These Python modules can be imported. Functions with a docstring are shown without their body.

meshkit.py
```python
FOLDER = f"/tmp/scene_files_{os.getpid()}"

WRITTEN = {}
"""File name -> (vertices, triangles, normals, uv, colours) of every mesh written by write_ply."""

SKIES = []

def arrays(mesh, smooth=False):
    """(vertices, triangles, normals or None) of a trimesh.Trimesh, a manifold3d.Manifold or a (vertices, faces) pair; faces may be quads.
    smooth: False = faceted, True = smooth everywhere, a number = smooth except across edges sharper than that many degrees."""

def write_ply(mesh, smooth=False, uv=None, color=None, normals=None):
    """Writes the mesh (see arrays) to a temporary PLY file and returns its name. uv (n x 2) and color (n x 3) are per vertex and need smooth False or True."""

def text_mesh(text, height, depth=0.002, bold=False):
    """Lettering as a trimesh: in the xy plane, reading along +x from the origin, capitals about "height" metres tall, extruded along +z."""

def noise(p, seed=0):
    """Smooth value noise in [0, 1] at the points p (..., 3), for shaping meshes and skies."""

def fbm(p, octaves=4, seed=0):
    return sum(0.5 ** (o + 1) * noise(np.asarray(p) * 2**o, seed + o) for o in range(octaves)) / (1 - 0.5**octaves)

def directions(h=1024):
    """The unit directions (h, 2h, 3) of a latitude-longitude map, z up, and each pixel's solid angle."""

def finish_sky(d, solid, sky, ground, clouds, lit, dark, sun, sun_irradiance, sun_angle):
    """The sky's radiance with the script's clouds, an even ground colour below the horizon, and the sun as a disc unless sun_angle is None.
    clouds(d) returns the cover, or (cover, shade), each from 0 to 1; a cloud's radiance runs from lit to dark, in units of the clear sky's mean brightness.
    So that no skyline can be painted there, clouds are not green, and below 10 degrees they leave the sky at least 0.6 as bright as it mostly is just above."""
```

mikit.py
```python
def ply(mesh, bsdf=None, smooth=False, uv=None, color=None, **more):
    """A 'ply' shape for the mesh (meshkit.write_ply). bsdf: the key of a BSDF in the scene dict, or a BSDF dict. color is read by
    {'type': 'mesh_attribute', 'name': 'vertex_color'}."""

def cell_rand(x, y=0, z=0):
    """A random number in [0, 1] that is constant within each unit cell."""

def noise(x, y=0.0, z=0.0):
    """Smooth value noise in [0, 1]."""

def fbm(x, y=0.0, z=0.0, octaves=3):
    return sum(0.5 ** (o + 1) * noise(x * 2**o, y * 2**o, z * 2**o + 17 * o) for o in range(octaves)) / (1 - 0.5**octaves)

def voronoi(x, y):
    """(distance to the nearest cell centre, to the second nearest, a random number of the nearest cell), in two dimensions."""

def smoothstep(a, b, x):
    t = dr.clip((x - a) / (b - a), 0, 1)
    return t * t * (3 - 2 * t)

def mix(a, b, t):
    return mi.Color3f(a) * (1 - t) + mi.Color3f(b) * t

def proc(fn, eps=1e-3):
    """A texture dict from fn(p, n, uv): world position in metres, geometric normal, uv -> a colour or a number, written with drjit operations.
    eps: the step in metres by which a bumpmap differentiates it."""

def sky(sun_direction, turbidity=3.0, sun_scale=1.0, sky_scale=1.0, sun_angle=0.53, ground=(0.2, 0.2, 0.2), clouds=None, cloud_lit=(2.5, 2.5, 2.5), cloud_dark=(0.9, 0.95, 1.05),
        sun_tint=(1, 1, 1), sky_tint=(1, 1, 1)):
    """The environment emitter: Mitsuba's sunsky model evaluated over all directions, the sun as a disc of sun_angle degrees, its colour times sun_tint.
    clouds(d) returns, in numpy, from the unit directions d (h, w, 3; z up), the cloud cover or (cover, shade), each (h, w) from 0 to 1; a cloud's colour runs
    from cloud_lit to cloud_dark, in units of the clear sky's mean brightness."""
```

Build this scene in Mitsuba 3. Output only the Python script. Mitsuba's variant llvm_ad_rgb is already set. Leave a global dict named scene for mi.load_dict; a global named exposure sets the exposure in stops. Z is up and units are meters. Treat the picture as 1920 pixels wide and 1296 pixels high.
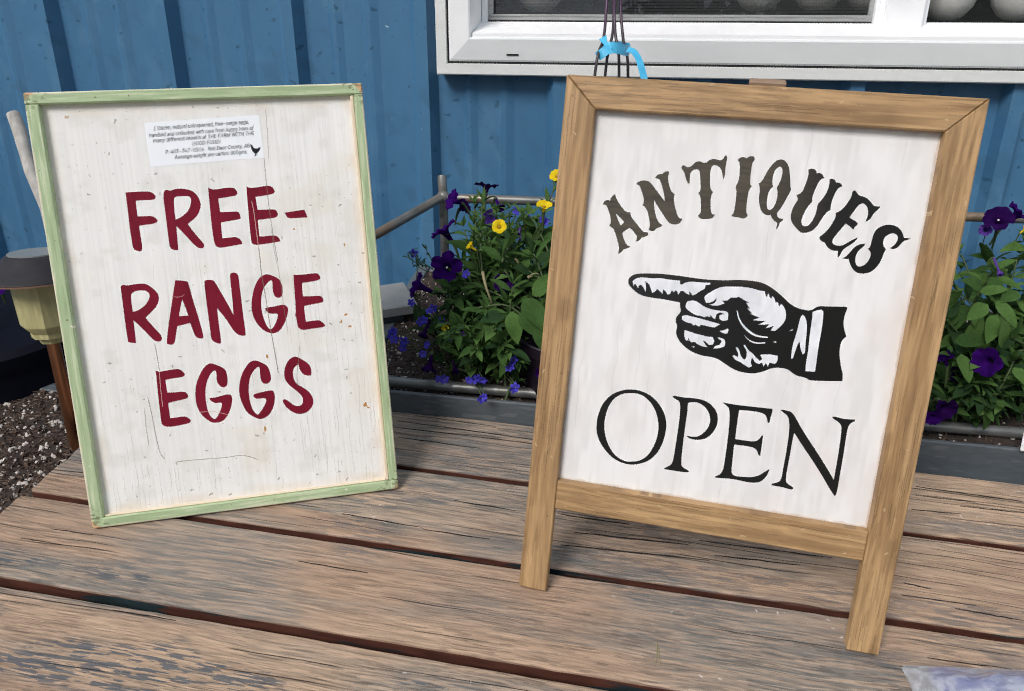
import math, random
import numpy as np, trimesh, shapely, drjit as dr, mitsuba as mi, manifold3d
from shapely.geometry import Polygon, LineString
import mikit, meshkit
from mikit import noise, fbm, smoothstep, mix, cell_rand, voronoi

T = mi.ScalarTransform4f
scene, labels = {}, {}

# ------------------------------------------------------------------ camera, sky, exposure
FOCAL, PITCH, ROLL, EYE = 1479.1, 0.50401, -0.0150, np.array([0, 0, 0.660018])   # focal length in pixels of a 1920 wide picture
_f = np.array([0, math.cos(PITCH), -math.sin(PITCH)]); _r = np.array([1.0, 0, 0]); _d = np.cross(_f, _r)
RIGHT, DOWN, FWD = math.cos(ROLL) * _r + math.sin(ROLL) * _d, -math.sin(ROLL) * _r + math.cos(ROLL) * _d, _f
scene['camera'] = {'type': 'perspective', 'fov': math.degrees(2 * math.atan(960 / FOCAL)), 'fov_axis': 'x', 'near_clip': 0.02, 'far_clip': 2000.0,
                   'to_world': T().look_at(origin=EYE.tolist(), target=(EYE + FWD).tolist(), up=(-DOWN).tolist())}
scene['sky'] = mikit.sky((-0.50, -0.66, 0.90), turbidity=4, sun_scale=0.95, sun_angle=22, clouds=lambda d: 1.0,
                         cloud_lit=(2.16, 2.40, 2.66), ground=(0.2, 0.2, 0.19), sun_tint=(0.90, 1.02, 1.30))
exposure = 1.27


def at(px, py, depth):
    """The point seen at pixel (px, py) of the 1920 x 1296 photograph, DEPTH metres along the view axis."""
    return EYE + depth * (FWD + RIGHT * (px - 960) / FOCAL + DOWN * (py - 648) / FOCAL)


def at_z(px, py, z):
    r = at(px, py, 1.0) - EYE
    return EYE + r * ((z - EYE[2]) / r[2])


# ------------------------------------------------------------------ helpers
def free(key):
    if key not in scene and key not in labels:
        return key
    k = 1
    while f'{key}_{k:03d}' in scene or f'{key}_{k:03d}' in labels:
        k += 1
    return f'{key}_{k:03d}'


def thing(name, label, cat, group=None, kind=None):
    key = free(name)
    labels[key] = {'label': label, 'category': cat}
    if group:
        labels[key]['group'] = group
    if kind:
        labels[key]['kind'] = kind
    return key


def put(parent, name, mesh, bsdf, smooth=False, label=None, kind=None, **more):
    key = free(f'{parent}__{name}' if parent else name)
    scene[key] = mikit.ply(mesh, bsdf, smooth=smooth, **more) if not isinstance(mesh, dict) else {**mesh, 'bsdf': {'type': 'ref', 'id': bsdf}, **more}
    if label or kind:
        labels[key] = {k: v for k, v in (('label', label), ('kind', kind)) if v}
    return key


def frame_matrix(o, u, v, w):
    m = np.eye(4); m[:3, 0], m[:3, 1], m[:3, 2], m[:3, 3] = u, v, w, o
    return m


def placed(mesh, m):
    mesh = mesh.copy(); mesh.apply_transform(m); return mesh


def cat(meshes):
    return trimesh.util.concatenate(list(meshes))


def chamfer_box(x0, x1, y0, y1, z0, z1, c=0.001):
    pts = []
    for sx in (0, 1):
        for sy in (0, 1):
            for sz in (0, 1):
                p = np.array([(x0, x1)[sx], (y0, y1)[sy], (z0, z1)[sz]]); i = np.array([1 - 2 * sx, 1 - 2 * sy, 1 - 2 * sz]) * c
                for k in range(3):
                    q = p + i; q[k] = p[k]; pts.append(q)
    return trimesh.convex.convex_hull(np.array(pts))


def prism(poly, z0, z1, cham=0.0):
    """A flat polygon (list of xy) extruded from z0 to z1."""
    m = trimesh.creation.extrude_polygon(Polygon(poly) if not hasattr(poly, 'geom_type') else poly, z1 - z0, engine='earcut')
    m.apply_translation([0, 0, z0]); return m


def tube(pts, r, sides=10, caps=True):
    pts = np.asarray(pts, float); n = len(pts); r = np.broadcast_to(r, (n,)) if np.ndim(r) else np.full(n, r)
    t = np.gradient(pts, axis=0); t /= np.linalg.norm(t, axis=1, keepdims=True)
    a = np.array([0, 0, 1.0]) if abs(t[0][2]) < 0.9 else np.array([1.0, 0, 0])
    x = np.cross(t[0], a); x /= np.linalg.norm(x)
    V = []
    for i in range(n):
        x = x - t[i] * (x @ t[i]); x /= np.linalg.norm(x); y = np.cross(t[i], x)
        an = np.arange(sides) * 2 * np.pi / sides
        V.append(pts[i] + r[i] * (np.cos(an)[:, None] * x + np.sin(an)[:, None] * y))
    V = np.vstack(V); F = []
    for i in range(n - 1):
        for k in range(sides):
            a0, a1 = i * sides + k, i * sides + (k + 1) % sides
            F += [[a0, a1, a1 + sides], [a0, a1 + sides, a0 + sides]]
    if caps:
        V = np.vstack([V, pts[:1], pts[-1:]]); c0, c1 = n * sides, n * sides + 1
        for k in range(sides):
            F += [[c0, (k + 1) % sides, k], [c1, (n - 1) * sides + k, (n - 1) * sides + (k + 1) % sides]]
    return trimesh.Trimesh(V, np.array(F), process=False)


def curve(pts, n=16):
    """Catmull-Rom through the points."""
    P = np.asarray(pts, float); P = np.vstack([2 * P[0] - P[1], P, 2 * P[-1] - P[-2]]); out = []
    for i in range(1, len(P) - 2):
        for s in np.linspace(0, 1, n, endpoint=False):
            out.append(0.5 * (2 * P[i] + (P[i + 1] - P[i - 1]) * s + (2 * P[i - 1] - 5 * P[i] + 4 * P[i + 1] - P[i + 2]) * s * s + (3 * P[i] - P[i - 1] - 3 * P[i + 1] + P[i + 2]) * s ** 3))
    return np.vstack(out + [P[-2]])


def lathe(profile, sides=32):
    """profile: (radius, z) from bottom to top."""
    P = np.asarray(profile, float); an = np.arange(sides) * 2 * np.pi / sides; n = len(P)
    V = np.concatenate([np.stack([p[0] * np.cos(an), p[0] * np.sin(an), np.full(sides, p[1])], 1) for p in P]); F = []
    for i in range(n - 1):
        for k in range(sides):
            a, b = i * sides + k, i * sides + (k + 1) % sides
            F += [[a, b, b + sides], [a, b + sides, a + sides]]
    V = np.vstack([V, [[0, 0, P[0][1]]], [[0, 0, P[-1][1]]]])
    for k in range(sides):
        F += [[n * sides, (k + 1) % sides, k], [n * sides + 1, (n - 1) * sides + k, (n - 1) * sides + (k + 1) % sides]]
    return trimesh.Trimesh(V, np.array(F), process=False)


def ribbon_strip(pts, normals, width, thick=0.0006):
    """A flexible band with thickness along the points; NORMALS is across the band's width."""
    pts, w = np.asarray(pts, float), np.asarray(normals, float); w /= np.linalg.norm(w, axis=1, keepdims=True)
    t = np.gradient(pts, axis=0); t /= np.linalg.norm(t, axis=1, keepdims=True); m = np.cross(t, w)
    wd = np.broadcast_to(width, (len(pts),))[:, None]
    V = np.concatenate([np.stack([p - ww * d / 2 - mm * thick / 2, p + ww * d / 2 - mm * thick / 2, p + ww * d / 2 + mm * thick / 2, p - ww * d / 2 + mm * thick / 2]) for p, ww, mm, d in zip(pts, w, m, wd)])
    F = []
    for i in range(len(pts) - 1):
        for k in range(4):
            a, b = i * 4 + k, i * 4 + (k + 1) % 4
            F += [[a, b, b + 4], [a, b + 4, a + 4]]
    e = (len(pts) - 1) * 4
    F += [[0, 2, 1], [0, 3, 2], [e, e + 1, e + 2], [e, e + 2, e + 3]]
    return trimesh.Trimesh(V, np.array(F), process=False)


def unpack(s):
    return np.array([[float(c) for c in p.split(',')] for p in s.split()]) * 1e-4


def smooth_poly(P, sharp=62):
    """One round of corner cutting that keeps sharp corners."""
    n, out = len(P), []
    for i in range(n):
        a, b, c = P[i - 1], P[i], P[(i + 1) % n]
        d1, d2 = b - a, c - b
        ang = math.degrees(abs(math.atan2(d1[0] * d2[1] - d1[1] * d2[0], d1 @ d2)))
        if ang > sharp:
            out.append(b)
        else:
            out += [b * 0.75 + a * 0.25, b * 0.75 + c * 0.25]
    return np.array(out)


def letter_shape(outer, holes=()):
    s = Polygon(smooth_poly(smooth_poly(unpack(outer)))).buffer(0)
    for h in holes:
        s = s.difference(Polygon(smooth_poly(smooth_poly(unpack(h)))).buffer(0))
    return s


def extrude_any(shape, z0, z1):
    return cat(prism(g, z0, z1) for g in getattr(shape, 'geoms', [shape]) if g.geom_type == 'Polygon' and g.area > 1e-9)


def dotp(p, a, o=(0, 0, 0)):
    return (p.x - float(o[0])) * float(a[0]) + (p.y - float(o[1])) * float(a[1]) + (p.z - float(o[2])) * float(a[2])


def flecks(x, y, size, chance, r0, r1, seed, stretch=2.5):
    """Scattered small ragged specks: 1 inside, 0 outside. size: the cells' width in metres; r0, r1: the specks' half widths."""
    i, j = dr.floor(x / size), dr.floor(y / size)
    a, b, c, d = (cell_rand(i, j, seed + k) for k in range(4))
    px, py = (i + 0.3 + 0.4 * a) * size, (j + 0.3 + 0.4 * b) * size
    r = r0 + (r1 - r0) * c * c * c
    th = 6.283 * b
    u, v = (x - px) * dr.cos(th) + (y - py) * dr.sin(th), (y - py) * dr.cos(th) - (x - px) * dr.sin(th)
    k = dr.sqrt(dr.square(u / (r * (1.0 + (stretch - 1.0) * d))) + dr.square(v / r)) + 0.9 * (noise(x / r1 * 1.6, y / r1 * 1.6, seed) - 0.5)
    return dr.select(cell_rand(i, j, seed + 9) < chance, smoothstep(1.15, 0.75, k), 0.0)


def hairlines(x, y, gap, width, run, share, seed):
    """Fine cracks along y, at most one in each strip of GAP metres, broken into runs; share: how much of them is there."""
    x = x + gap * 0.35 * (noise(y / run * 2.2, seed * 3.1 + x * 0) - 0.5)
    i = dr.floor(x / gap)
    p = (i + 0.2 + 0.6 * cell_rand(i, seed, 3)) * gap
    on = smoothstep(1 - share, 1 - share + 0.12, noise(y / run + 37 * cell_rand(i, seed, 5), i * 1.0, seed))
    return on * smoothstep(width, width * 0.4, dr.abs(x - p))


def rgb(*c):
    """An sRGB colour (0..255) as linear values."""
    return tuple(((v / 255 + 0.055) / 1.055) ** 2.4 if v > 10 else v / 255 / 12.92 for v in c)


def mat(name, color, rough=0.6, bump=None, height=0.0005, eps=4e-4, two=True, **more):
    d = {'type': 'principled', 'base_color': color if isinstance(color, dict) else {'type': 'rgb', 'value': list(color)}, 'roughness': rough, **more}
    if bump is not None:
        d = {'type': 'bumpmap', 'arbitrary': mikit.proc(bump, eps=eps), 'scale': height, 'bsdf': d}
    scene[name] = {'type': 'twosided', 'bsdf': d} if two else d
    return name

# ------------------------------------------------------------------ frames of the places things stand in
PY = -0.18083                                            # the table's planks run this way
PD, PE = np.array([math.cos(PY), math.sin(PY), 0]), np.array([-math.sin(PY), math.cos(PY), 0])
WU = np.array([0.98622, -0.16305, 0.02787]); WV = np.array([-0.01018, 0.10834, 0.99406]); WN = np.cross(WU, WV)   # the shed wall: along, up, out
WO = EYE + (at(800, 80, 1.55) - EYE)
E1 = dict(o=np.array([-0.5029, 0.7227, 0.0]), u=np.array([0.97340, 0.22920, 0]), v=np.array([-0.0774, 0.3288, 0.9412]))     # free-range egg sign
E2 = dict(o=np.array([0.0116, 0.6403, 0.0]), u=np.array([0.9730, -0.2309, 0]), v=np.array([0.0692, 0.2918, 0.9540]))        # antiques sign
for _e in (E1, E2):
    _e['n'] = np.cross(_e['u'], _e['v']); _e['n'] /= np.linalg.norm(_e['n']); _e['m'] = frame_matrix(_e['o'], _e['u'], _e['v'], _e['n'])
BY = -0.140                                              # the planter's boards and rails
BD, BE = np.array([math.cos(BY), math.sin(BY), 0]), np.array([-math.sin(BY), math.cos(BY), 0])


def wall_at(px, py, n=0.0):
    """(u, v) on the plane n metres out from the wall that is seen at the pixel."""
    r = at(px, py, 1.0) - EYE; o = WO + WN * n
    q = EYE + r * (((o - EYE) @ WN) / (r @ WN)) - WO
    return q @ WU, q @ WV


# ------------------------------------------------------------------ materials
def board_fn(o, along, across, up=(0, 0, 1)):
    def f(p, n, uv):
        a, c, h = dotp(p, along, o), dotp(p, across, o), dotp(p, up, o)
        row = dr.floor((c - 0.0) / 0.1420)               # each plank has its own figure
        a = a + row * 3.7
        c = c + 0.006 * (noise(a * 5, c * 16, row) - 0.5) + 0.0022 * (noise(a * 21, c * 55, row) - 0.5)
        return a, c, h, row
    return f


_tb = board_fn((0, 0, 0), PD, PE)


def plank_color(p, n, uv):
    a, c, h, row = _tb(p, n, uv)
    c = c + 0.0026 * (noise(a * 15, c * 42, row + 6) - 0.5)
    tone = fbm(a * 2.2, c * 9, row, 3)
    fib = smoothstep(0.28, 0.72, fbm(a * 30, c * 430, row, 4))
    fin = noise(a * 70, c * 1300, row + 4)
    wide = fbm(a * 5, c * 55, row + 5, 4)
    tan, pink, grey = mi.Color3f(0.445, 0.318, 0.220), mi.Color3f(0.370, 0.252, 0.176), mi.Color3f(0.205, 0.198, 0.182)
    col = mix(pink, tan, smoothstep(0.32, 0.64, tone))
    col = mix(col, mi.Color3f(0.235, 0.158, 0.115), 0.36 * smoothstep(0.54, 0.74, wide))
    g = smoothstep(0.40, 0.66, fbm(a * 3.0 + 7, c * 11, row + 11, 4))
    col = mix(col, grey, g * (0.88 - 0.50 * fib))
    col = col * (0.80 + 0.28 * fib) * (0.86 + 0.28 * fin)
    line = dr.maximum(hairlines(c, a, 0.0031, 0.00062, 0.028, 0.46, 13.0), hairlines(c + 0.0013, a, 0.0047, 0.00085, 0.040, 0.40, 17.0))
    line = line * smoothstep(0.30, 0.62, fbm(a * 7 + 5, c * 24, row + 15, 3))
    col = mix(col, col * 0.40, 0.62 * line)
    lite = hairlines(c + 0.0007, a, 0.0053, 0.00070, 0.034, 0.36, 23.0)
    col = mix(col, mi.Color3f(0.52, 0.42, 0.33), 0.30 * lite)
    # remnants of old blue-grey paint caught in the grain
    near = dr.select(row < 3.5, 1.0, 0.55)
    left = smoothstep(0.52, 0.64, fbm(a * 6 + 31, c * 13, row + 3, 4)) * smoothstep(0.50, 0.58, fbm(a * 52, c * 520, row + 1, 3) + 0.10 * (noise(a * 9, c * 24, row) - 0.5)) * near
    col = mix(col, mi.Color3f(0.060, 0.080, 0.102), 0.82 * left)
    # short dark open grain
    dash = smoothstep(0.58, 0.68, fbm(a * 62, c * 640, row + 9, 2)) * smoothstep(0.42, 0.64, fbm(a * 5, c * 15, row + 2, 3))
    col = mix(col, mi.Color3f(0.050, 0.040, 0.034), 0.36 * dash)
    # long checks, most of them on the two rear planks
    many = dr.select(row > 4.5, 0.46, 0.26)
    check = dr.maximum(hairlines(c, a, 0.0125, 0.00075, 0.16, many, 3.0), hairlines(c + 0.004, a, 0.021, 0.0011, 0.22, many - 0.06, 8.0))
    col = mix(col, mi.Color3f(0.020, 0.015, 0.012), 0.88 * check)
    pale = flecks(a, c, 0.011, 0.16, 0.00025, 0.0011, 19, 4.0) * smoothstep(0.55, 0.68, fbm(a * 5 + 3, c * 11, row + 21, 2))
    col = mix(col, mi.Color3f(0.62, 0.58, 0.53), 0.75 * pale)
    # the sawn sides keep red-brown stain with old teal paint
    side = 1 - smoothstep(0.35, 0.75, n.z)
    teal = smoothstep(0.55, 0.60, fbm(a * 7, h * 60, row + 4, 3))
    stain = mix((0.070, 0.024, 0.015), (0.012, 0.024, 0.028), teal) * (0.6 + 0.8 * noise(a * 40, h * 260, row))
    return mix(col, stain, side)


def plank_bump(p, n, uv):
    a, c, h, row = _tb(p, n, uv)
    many = dr.select(row > 4.5, 0.46, 0.26)
    return (fbm(a * 24, c * 560, row, 3) + 0.5 * noise(a * 75, c * 1700, row + 4) - 0.8 * smoothstep(0.60, 0.76, noise(a * 36, c * 430, row + 9))
            - 2.0 * hairlines(c, a, 0.0125, 0.0010, 0.16, many, 3.0) + 0.5 * fbm(a * 8, c * 60, row, 2))


mat('plank_wood', mikit.proc(plank_color), 0.72, plank_bump, 0.0006, specular=0.35)


def stained(o, along, across, seed):
    """Honey-brown stained softwood with soft grain, darker streaks, rubbed pale edges."""
    def f(p, n, uv):
        a, c = dotp(p, along, o), dotp(p, across, o)
        c2 = c + 0.004 * (noise(a * 7 + seed, c * 30) - 0.5)
        tone = fbm(a * 5 + seed, c2 * 70, seed, 4)
        grain = smoothstep(0.25, 0.75, fbm(a * 16, c2 * 300, seed, 3))
        fine = noise(a * 60, c2 * 900, seed + 2)
        blot = fbm(a * 26, c * 40, seed + 7, 4)
        col = mix((0.285, 0.168, 0.076), (0.425, 0.272, 0.134), smoothstep(0.20, 0.80, 0.7 * tone + 0.3 * grain))
        col = col * (0.92 + 0.14 * grain) * (0.92 + 0.16 * fine) * (0.86 + 0.26 * blot)
        pore = smoothstep(0.58, 0.68, fbm(a * 58, c2 * 560, seed + 4, 2)) * smoothstep(0.42, 0.60, fbm(a * 9, c * 30, seed + 6, 3))
        col = mix(col, mi.Color3f(0.085, 0.046, 0.020), 0.22 * pore)
        streak = smoothstep(0.60, 0.80, fbm(a * 4 + 3 * seed, c2 * 130, seed + 5, 3))
        col = mix(col, mi.Color3f(0.125, 0.068, 0.030), 0.26 * streak)
        knot = smoothstep(0.70, 0.90, fbm(a * 22, c * 46, seed + 9, 2))
        col = mix(col, mi.Color3f(0.11, 0.055, 0.022), 0.30 * knot)
        line = dr.maximum(hairlines(c, a, 0.0024, 0.00048, 0.022, 0.42, seed + 31.0), hairlines(c + 0.001, a, 0.0039, 0.00062, 0.036, 0.36, seed + 37.0))
        col = mix(col, col * 0.48, 0.70 * line * smoothstep(0.32, 0.60, fbm(a * 10, c * 40, seed + 14, 3)))
        fleck = flecks(a, c, 0.009, 0.10, 0.0002, 0.0009, seed + 12, 5.0)
        col = mix(col, mi.Color3f(0.62, 0.47, 0.28), 0.45 * fleck)
        dot = flecks(a + 0.3, c, 0.016, 0.10, 0.0003, 0.0010, seed + 21, 2.0)
        col = mix(col, mi.Color3f(0.10, 0.055, 0.022), 0.6 * dot)
        return col

    def b(p, n, uv):
        a, c = dotp(p, along, o), dotp(p, across, o)
        return noise(a * 14, c * 620, seed) + 0.6 * noise(a * 60, c * 1500, seed + 2)
    return mikit.proc(f), b


_f, _b = stained(E2['o'], E2['v'], E2['u'], 3)
mat('stained_upright', _f, 0.50, _b, 0.00012, specular=0.4)
_f, _b = stained(E2['o'], E2['u'], E2['v'], 8)
mat('stained_rail', _f, 0.50, _b, 0.00012, specular=0.4)


def green_paint(p, n, uv):
    a, c = dotp(p, E1['u'], E1['o']), dotp(p, E1['v'], E1['o'])
    k = noise(a * 90, c * 90, 1.0); s = fbm(a * 30, c * 30, 4.0, 3)
    edge = dr.minimum(dr.minimum(a, 0.368 - a), dr.minimum(c, 0.5074 - c))          # distance to the outer edge
    cx, cy = dr.minimum(a, 0.368 - a), dr.minimum(c, 0.5074 - c)
    corner = cx + cy
    upright = (a < 0.0141) | (a > 0.357)
    g = dr.select(upright, fbm(a * 420, c * 26, 3.0, 3), fbm(a * 26, c * 420, 6.0, 3))
    col = mix((0.300, 0.410, 0.215), (0.430, 0.520, 0.325), 0.55 * fbm(a * 22, c * 22, 2.0, 3) + 0.45 * g) * (0.80 + 0.40 * g)
    col = mix(col, mi.Color3f(0.60, 0.60, 0.46), 0.45 * smoothstep(0.62, 0.74, g))
    rub = smoothstep(0.0026, 0.0006, edge + 0.0030 * (s - 0.5))
    col = mix(col, mi.Color3f(0.70, 0.63, 0.50), 0.75 * rub)
    bare = smoothstep(0.0125, 0.0085, corner + 0.010 * (s - 0.5))
    col = mix(col, mix((0.50, 0.28, 0.15), (0.66, 0.43, 0.25), k), bare)
    wear = smoothstep(0.035, 0.018, corner) * smoothstep(0.56, 0.64, noise(a * 260, c * 420, 9.0))
    col = mix(col, mi.Color3f(0.15, 0.16, 0.08), 0.7 * wear)
    nick = flecks(a, c, 0.013, 0.13, 0.0004, 0.0011, 7, 1.8)
    col = mix(col, mi.Color3f(0.12, 0.11, 0.08), 0.8 * nick)
    chip = flecks(a + 0.1, c, 0.017, 0.12, 0.0004, 0.0014, 17, 2.5)
    return mix(col, mi.Color3f(0.72, 0.68, 0.58), 0.9 * chip)


mat('green_paint', mikit.proc(green_paint), 0.45, lambda p, n, uv: noise(dotp(p, E1['u']) * 500, dotp(p, E1['v']) * 500) + fbm(dotp(p, E1['u']) * 90, dotp(p, E1['v']) * 90), 0.00018)


def old_white(p, n, uv):
    a, c = dotp(p, E1['u'], E1['o']), dotp(p, E1['v'], E1['o'])
    w = a + 0.0016 * (noise(a * 60, c * 9) - 0.5)
    col = mix((0.728, 0.722, 0.700), (0.796, 0.795, 0.782), fbm(a * 9, c * 6, 1.0, 3)) * (0.955 + 0.09 * noise(w * 420, c * 7, 2.0)) * (0.975 + 0.05 * noise(w * 1300, c * 20, 3.0))
    low = 0.40 + 0.60 * smoothstep(0.40, 0.10, c)
    crack = dr.maximum(hairlines(a, c, 0.0042, 0.00028, 0.030, 0.36, 5.0), hairlines(a + 0.002, c, 0.0075, 0.00040, 0.022, 0.30, 9.0)) * smoothstep(0.36, 0.56, fbm(a * 16, c * 7, 6.0, 3)) * low
    col = mix(col, mi.Color3f(0.33, 0.31, 0.27), 0.55 * crack)
    smudge = smoothstep(0.52, 0.80, fbm(a * 44, c * 50, 8.0, 3))
    col = mix(col, mi.Color3f(0.56, 0.54, 0.49), 0.30 * smudge)
    yell = smoothstep(0.66, 0.80, fbm(a * 15 + 4, c * 15, 12.0, 3))
    col = mix(col, mi.Color3f(0.64, 0.57, 0.42), 0.25 * yell)
    # cream where water sat along the frame
    rim = dr.minimum(dr.minimum(a - 0.013, 0.357 - a), dr.minimum(c - 0.013, 0.4945 - c))
    col = mix(col, mi.Color3f(0.68, 0.58, 0.46), 0.40 * smoothstep(0.016, 0.0, rim + 0.012 * (noise(a * 60, c * 60) - 0.5)))
    spot = dr.maximum(flecks(a, c, 0.012, 0.46, 0.0003, 0.0012, 21, 3.5), flecks(a + 0.2, c + 0.1, 0.022, 0.20, 0.0003, 0.0014, 23, 3.0)) * smoothstep(0.30, 0.55, noise(a * 14, c * 11, 22.0))
    col = mix(col, mi.Color3f(0.19, 0.17, 0.13), 0.66 * spot)
    rust = flecks(a + 0.5, c, 0.031, 0.10, 0.0004, 0.0016, 25, 2.5)
    return mix(col, mi.Color3f(0.36, 0.21, 0.08), 0.70 * rust)


mat('old_white_paint', mikit.proc(old_white), 0.55, lambda p, n, uv: noise(dotp(p, E1['u']) * 420, dotp(p, E1['v']) * 7, 2.0) + 0.5 * noise(dotp(p, E1['u']) * 300, dotp(p, E1['v']) * 300), 0.00012)
mat('cream_bead', mikit.proc(lambda p, n, uv: mix((0.62, 0.50, 0.36), (0.74, 0.66, 0.50), fbm(p.x * 60, p.z * 60, p.y * 60))), 0.55)
mat('red_paint', mikit.proc(lambda p, n, uv: mix((0.135, 0.0050, 0.016), (0.200, 0.008, 0.028), fbm(dotp(p, E1['u']) * 60, dotp(p, E1['v']) * 25, 1.0)) * (0.9 + 0.2 * noise(dotp(p, E1['u']) * 700, dotp(p, E1['v']) * 60))), 0.6, specular=0.15)
mat('crack_dark', (0.20, 0.170, 0.125), 0.9)
mat('crack_pale', (0.66, 0.40, 0.36), 0.8)
mat('bare_spot', (0.42, 0.215, 0.075), 0.8)
mat('label_paper', (0.80, 0.835, 0.88), 0.5)
mat('ink', (0.010, 0.011, 0.016), 0.7, specular=0.2)
mat('barrel_shade_black', (0.0016, 0.0022, 0.0075), 0.6, specular=0.15)  # near-black colour that stands in for deep shade


def brushed_white(p, n, uv):
    a, c = dotp(p, E2['u'], E2['o']), dotp(p, E2['v'], E2['o'])
    w = a + 0.004 * (noise(a * 20, c * 6) - 0.5)
    s1, s2 = fbm(w * 50, c * 20, 1.0, 4), noise(w * 260, c * 40, 3.0)
    col = mix((0.660, 0.652, 0.645), (0.742, 0.738, 0.735), smoothstep(0.25, 0.68, 0.7 * s1 + 0.3 * s2))
    pink = smoothstep(0.50, 0.68, fbm(a * 22 + 2, c * 9, 9.0, 4)) * (0.35 + 0.65 * smoothstep(0.16, 0.34, a))
    col = mix(col, mi.Color3f(0.650, 0.590, 0.560), 0.50 * pink)
    grey = smoothstep(0.52, 0.72, fbm(w * 44 + 9, c * 12, 14.0, 4))
    col = mix(col, mi.Color3f(0.58, 0.585, 0.59), 0.18 * grey)
    rim = dr.minimum(dr.minimum(a - 0.030, 0.3462 - a), dr.minimum(c - 0.130, 0.5155 - c))
    col = mix(col, mi.Color3f(0.42, 0.31, 0.21), 0.55 * smoothstep(0.0028, 0.0002, rim + 0.003 * (fbm(a * 90, c * 90, 0.0, 3) - 0.55)))
    return mix(col, mi.Color3f(0.42, 0.40, 0.39), 0.25 * hairlines(a, c, 0.012, 0.0005, 0.05, 0.22, 41.0))


mat('brushed_white_paint', mikit.proc(brushed_white), 0.45, lambda p, n, uv: noise(dotp(p, E2['u']) * 260, dotp(p, E2['v']) * 16, 3.0), 0.00010)
def graded_black(p, n, uv):
    """Black sign paint, grading to a brushy grey-brown in the first letters of the arch."""
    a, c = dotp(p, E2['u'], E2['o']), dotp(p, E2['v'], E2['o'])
    brown_mix = smoothstep(0.335, 0.395, c + 0.03 * (noise(a * 20, c * 20) - 0.5)) * smoothstep(0.285, 0.185, a + 0.02 * (noise(a * 30, c * 30, 2.0) - 0.5))
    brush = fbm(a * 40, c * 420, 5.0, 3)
    return mix((0.0115, 0.011, 0.0105), (0.080, 0.068, 0.050), brown_mix * (0.45 + 0.75 * brush))


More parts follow.
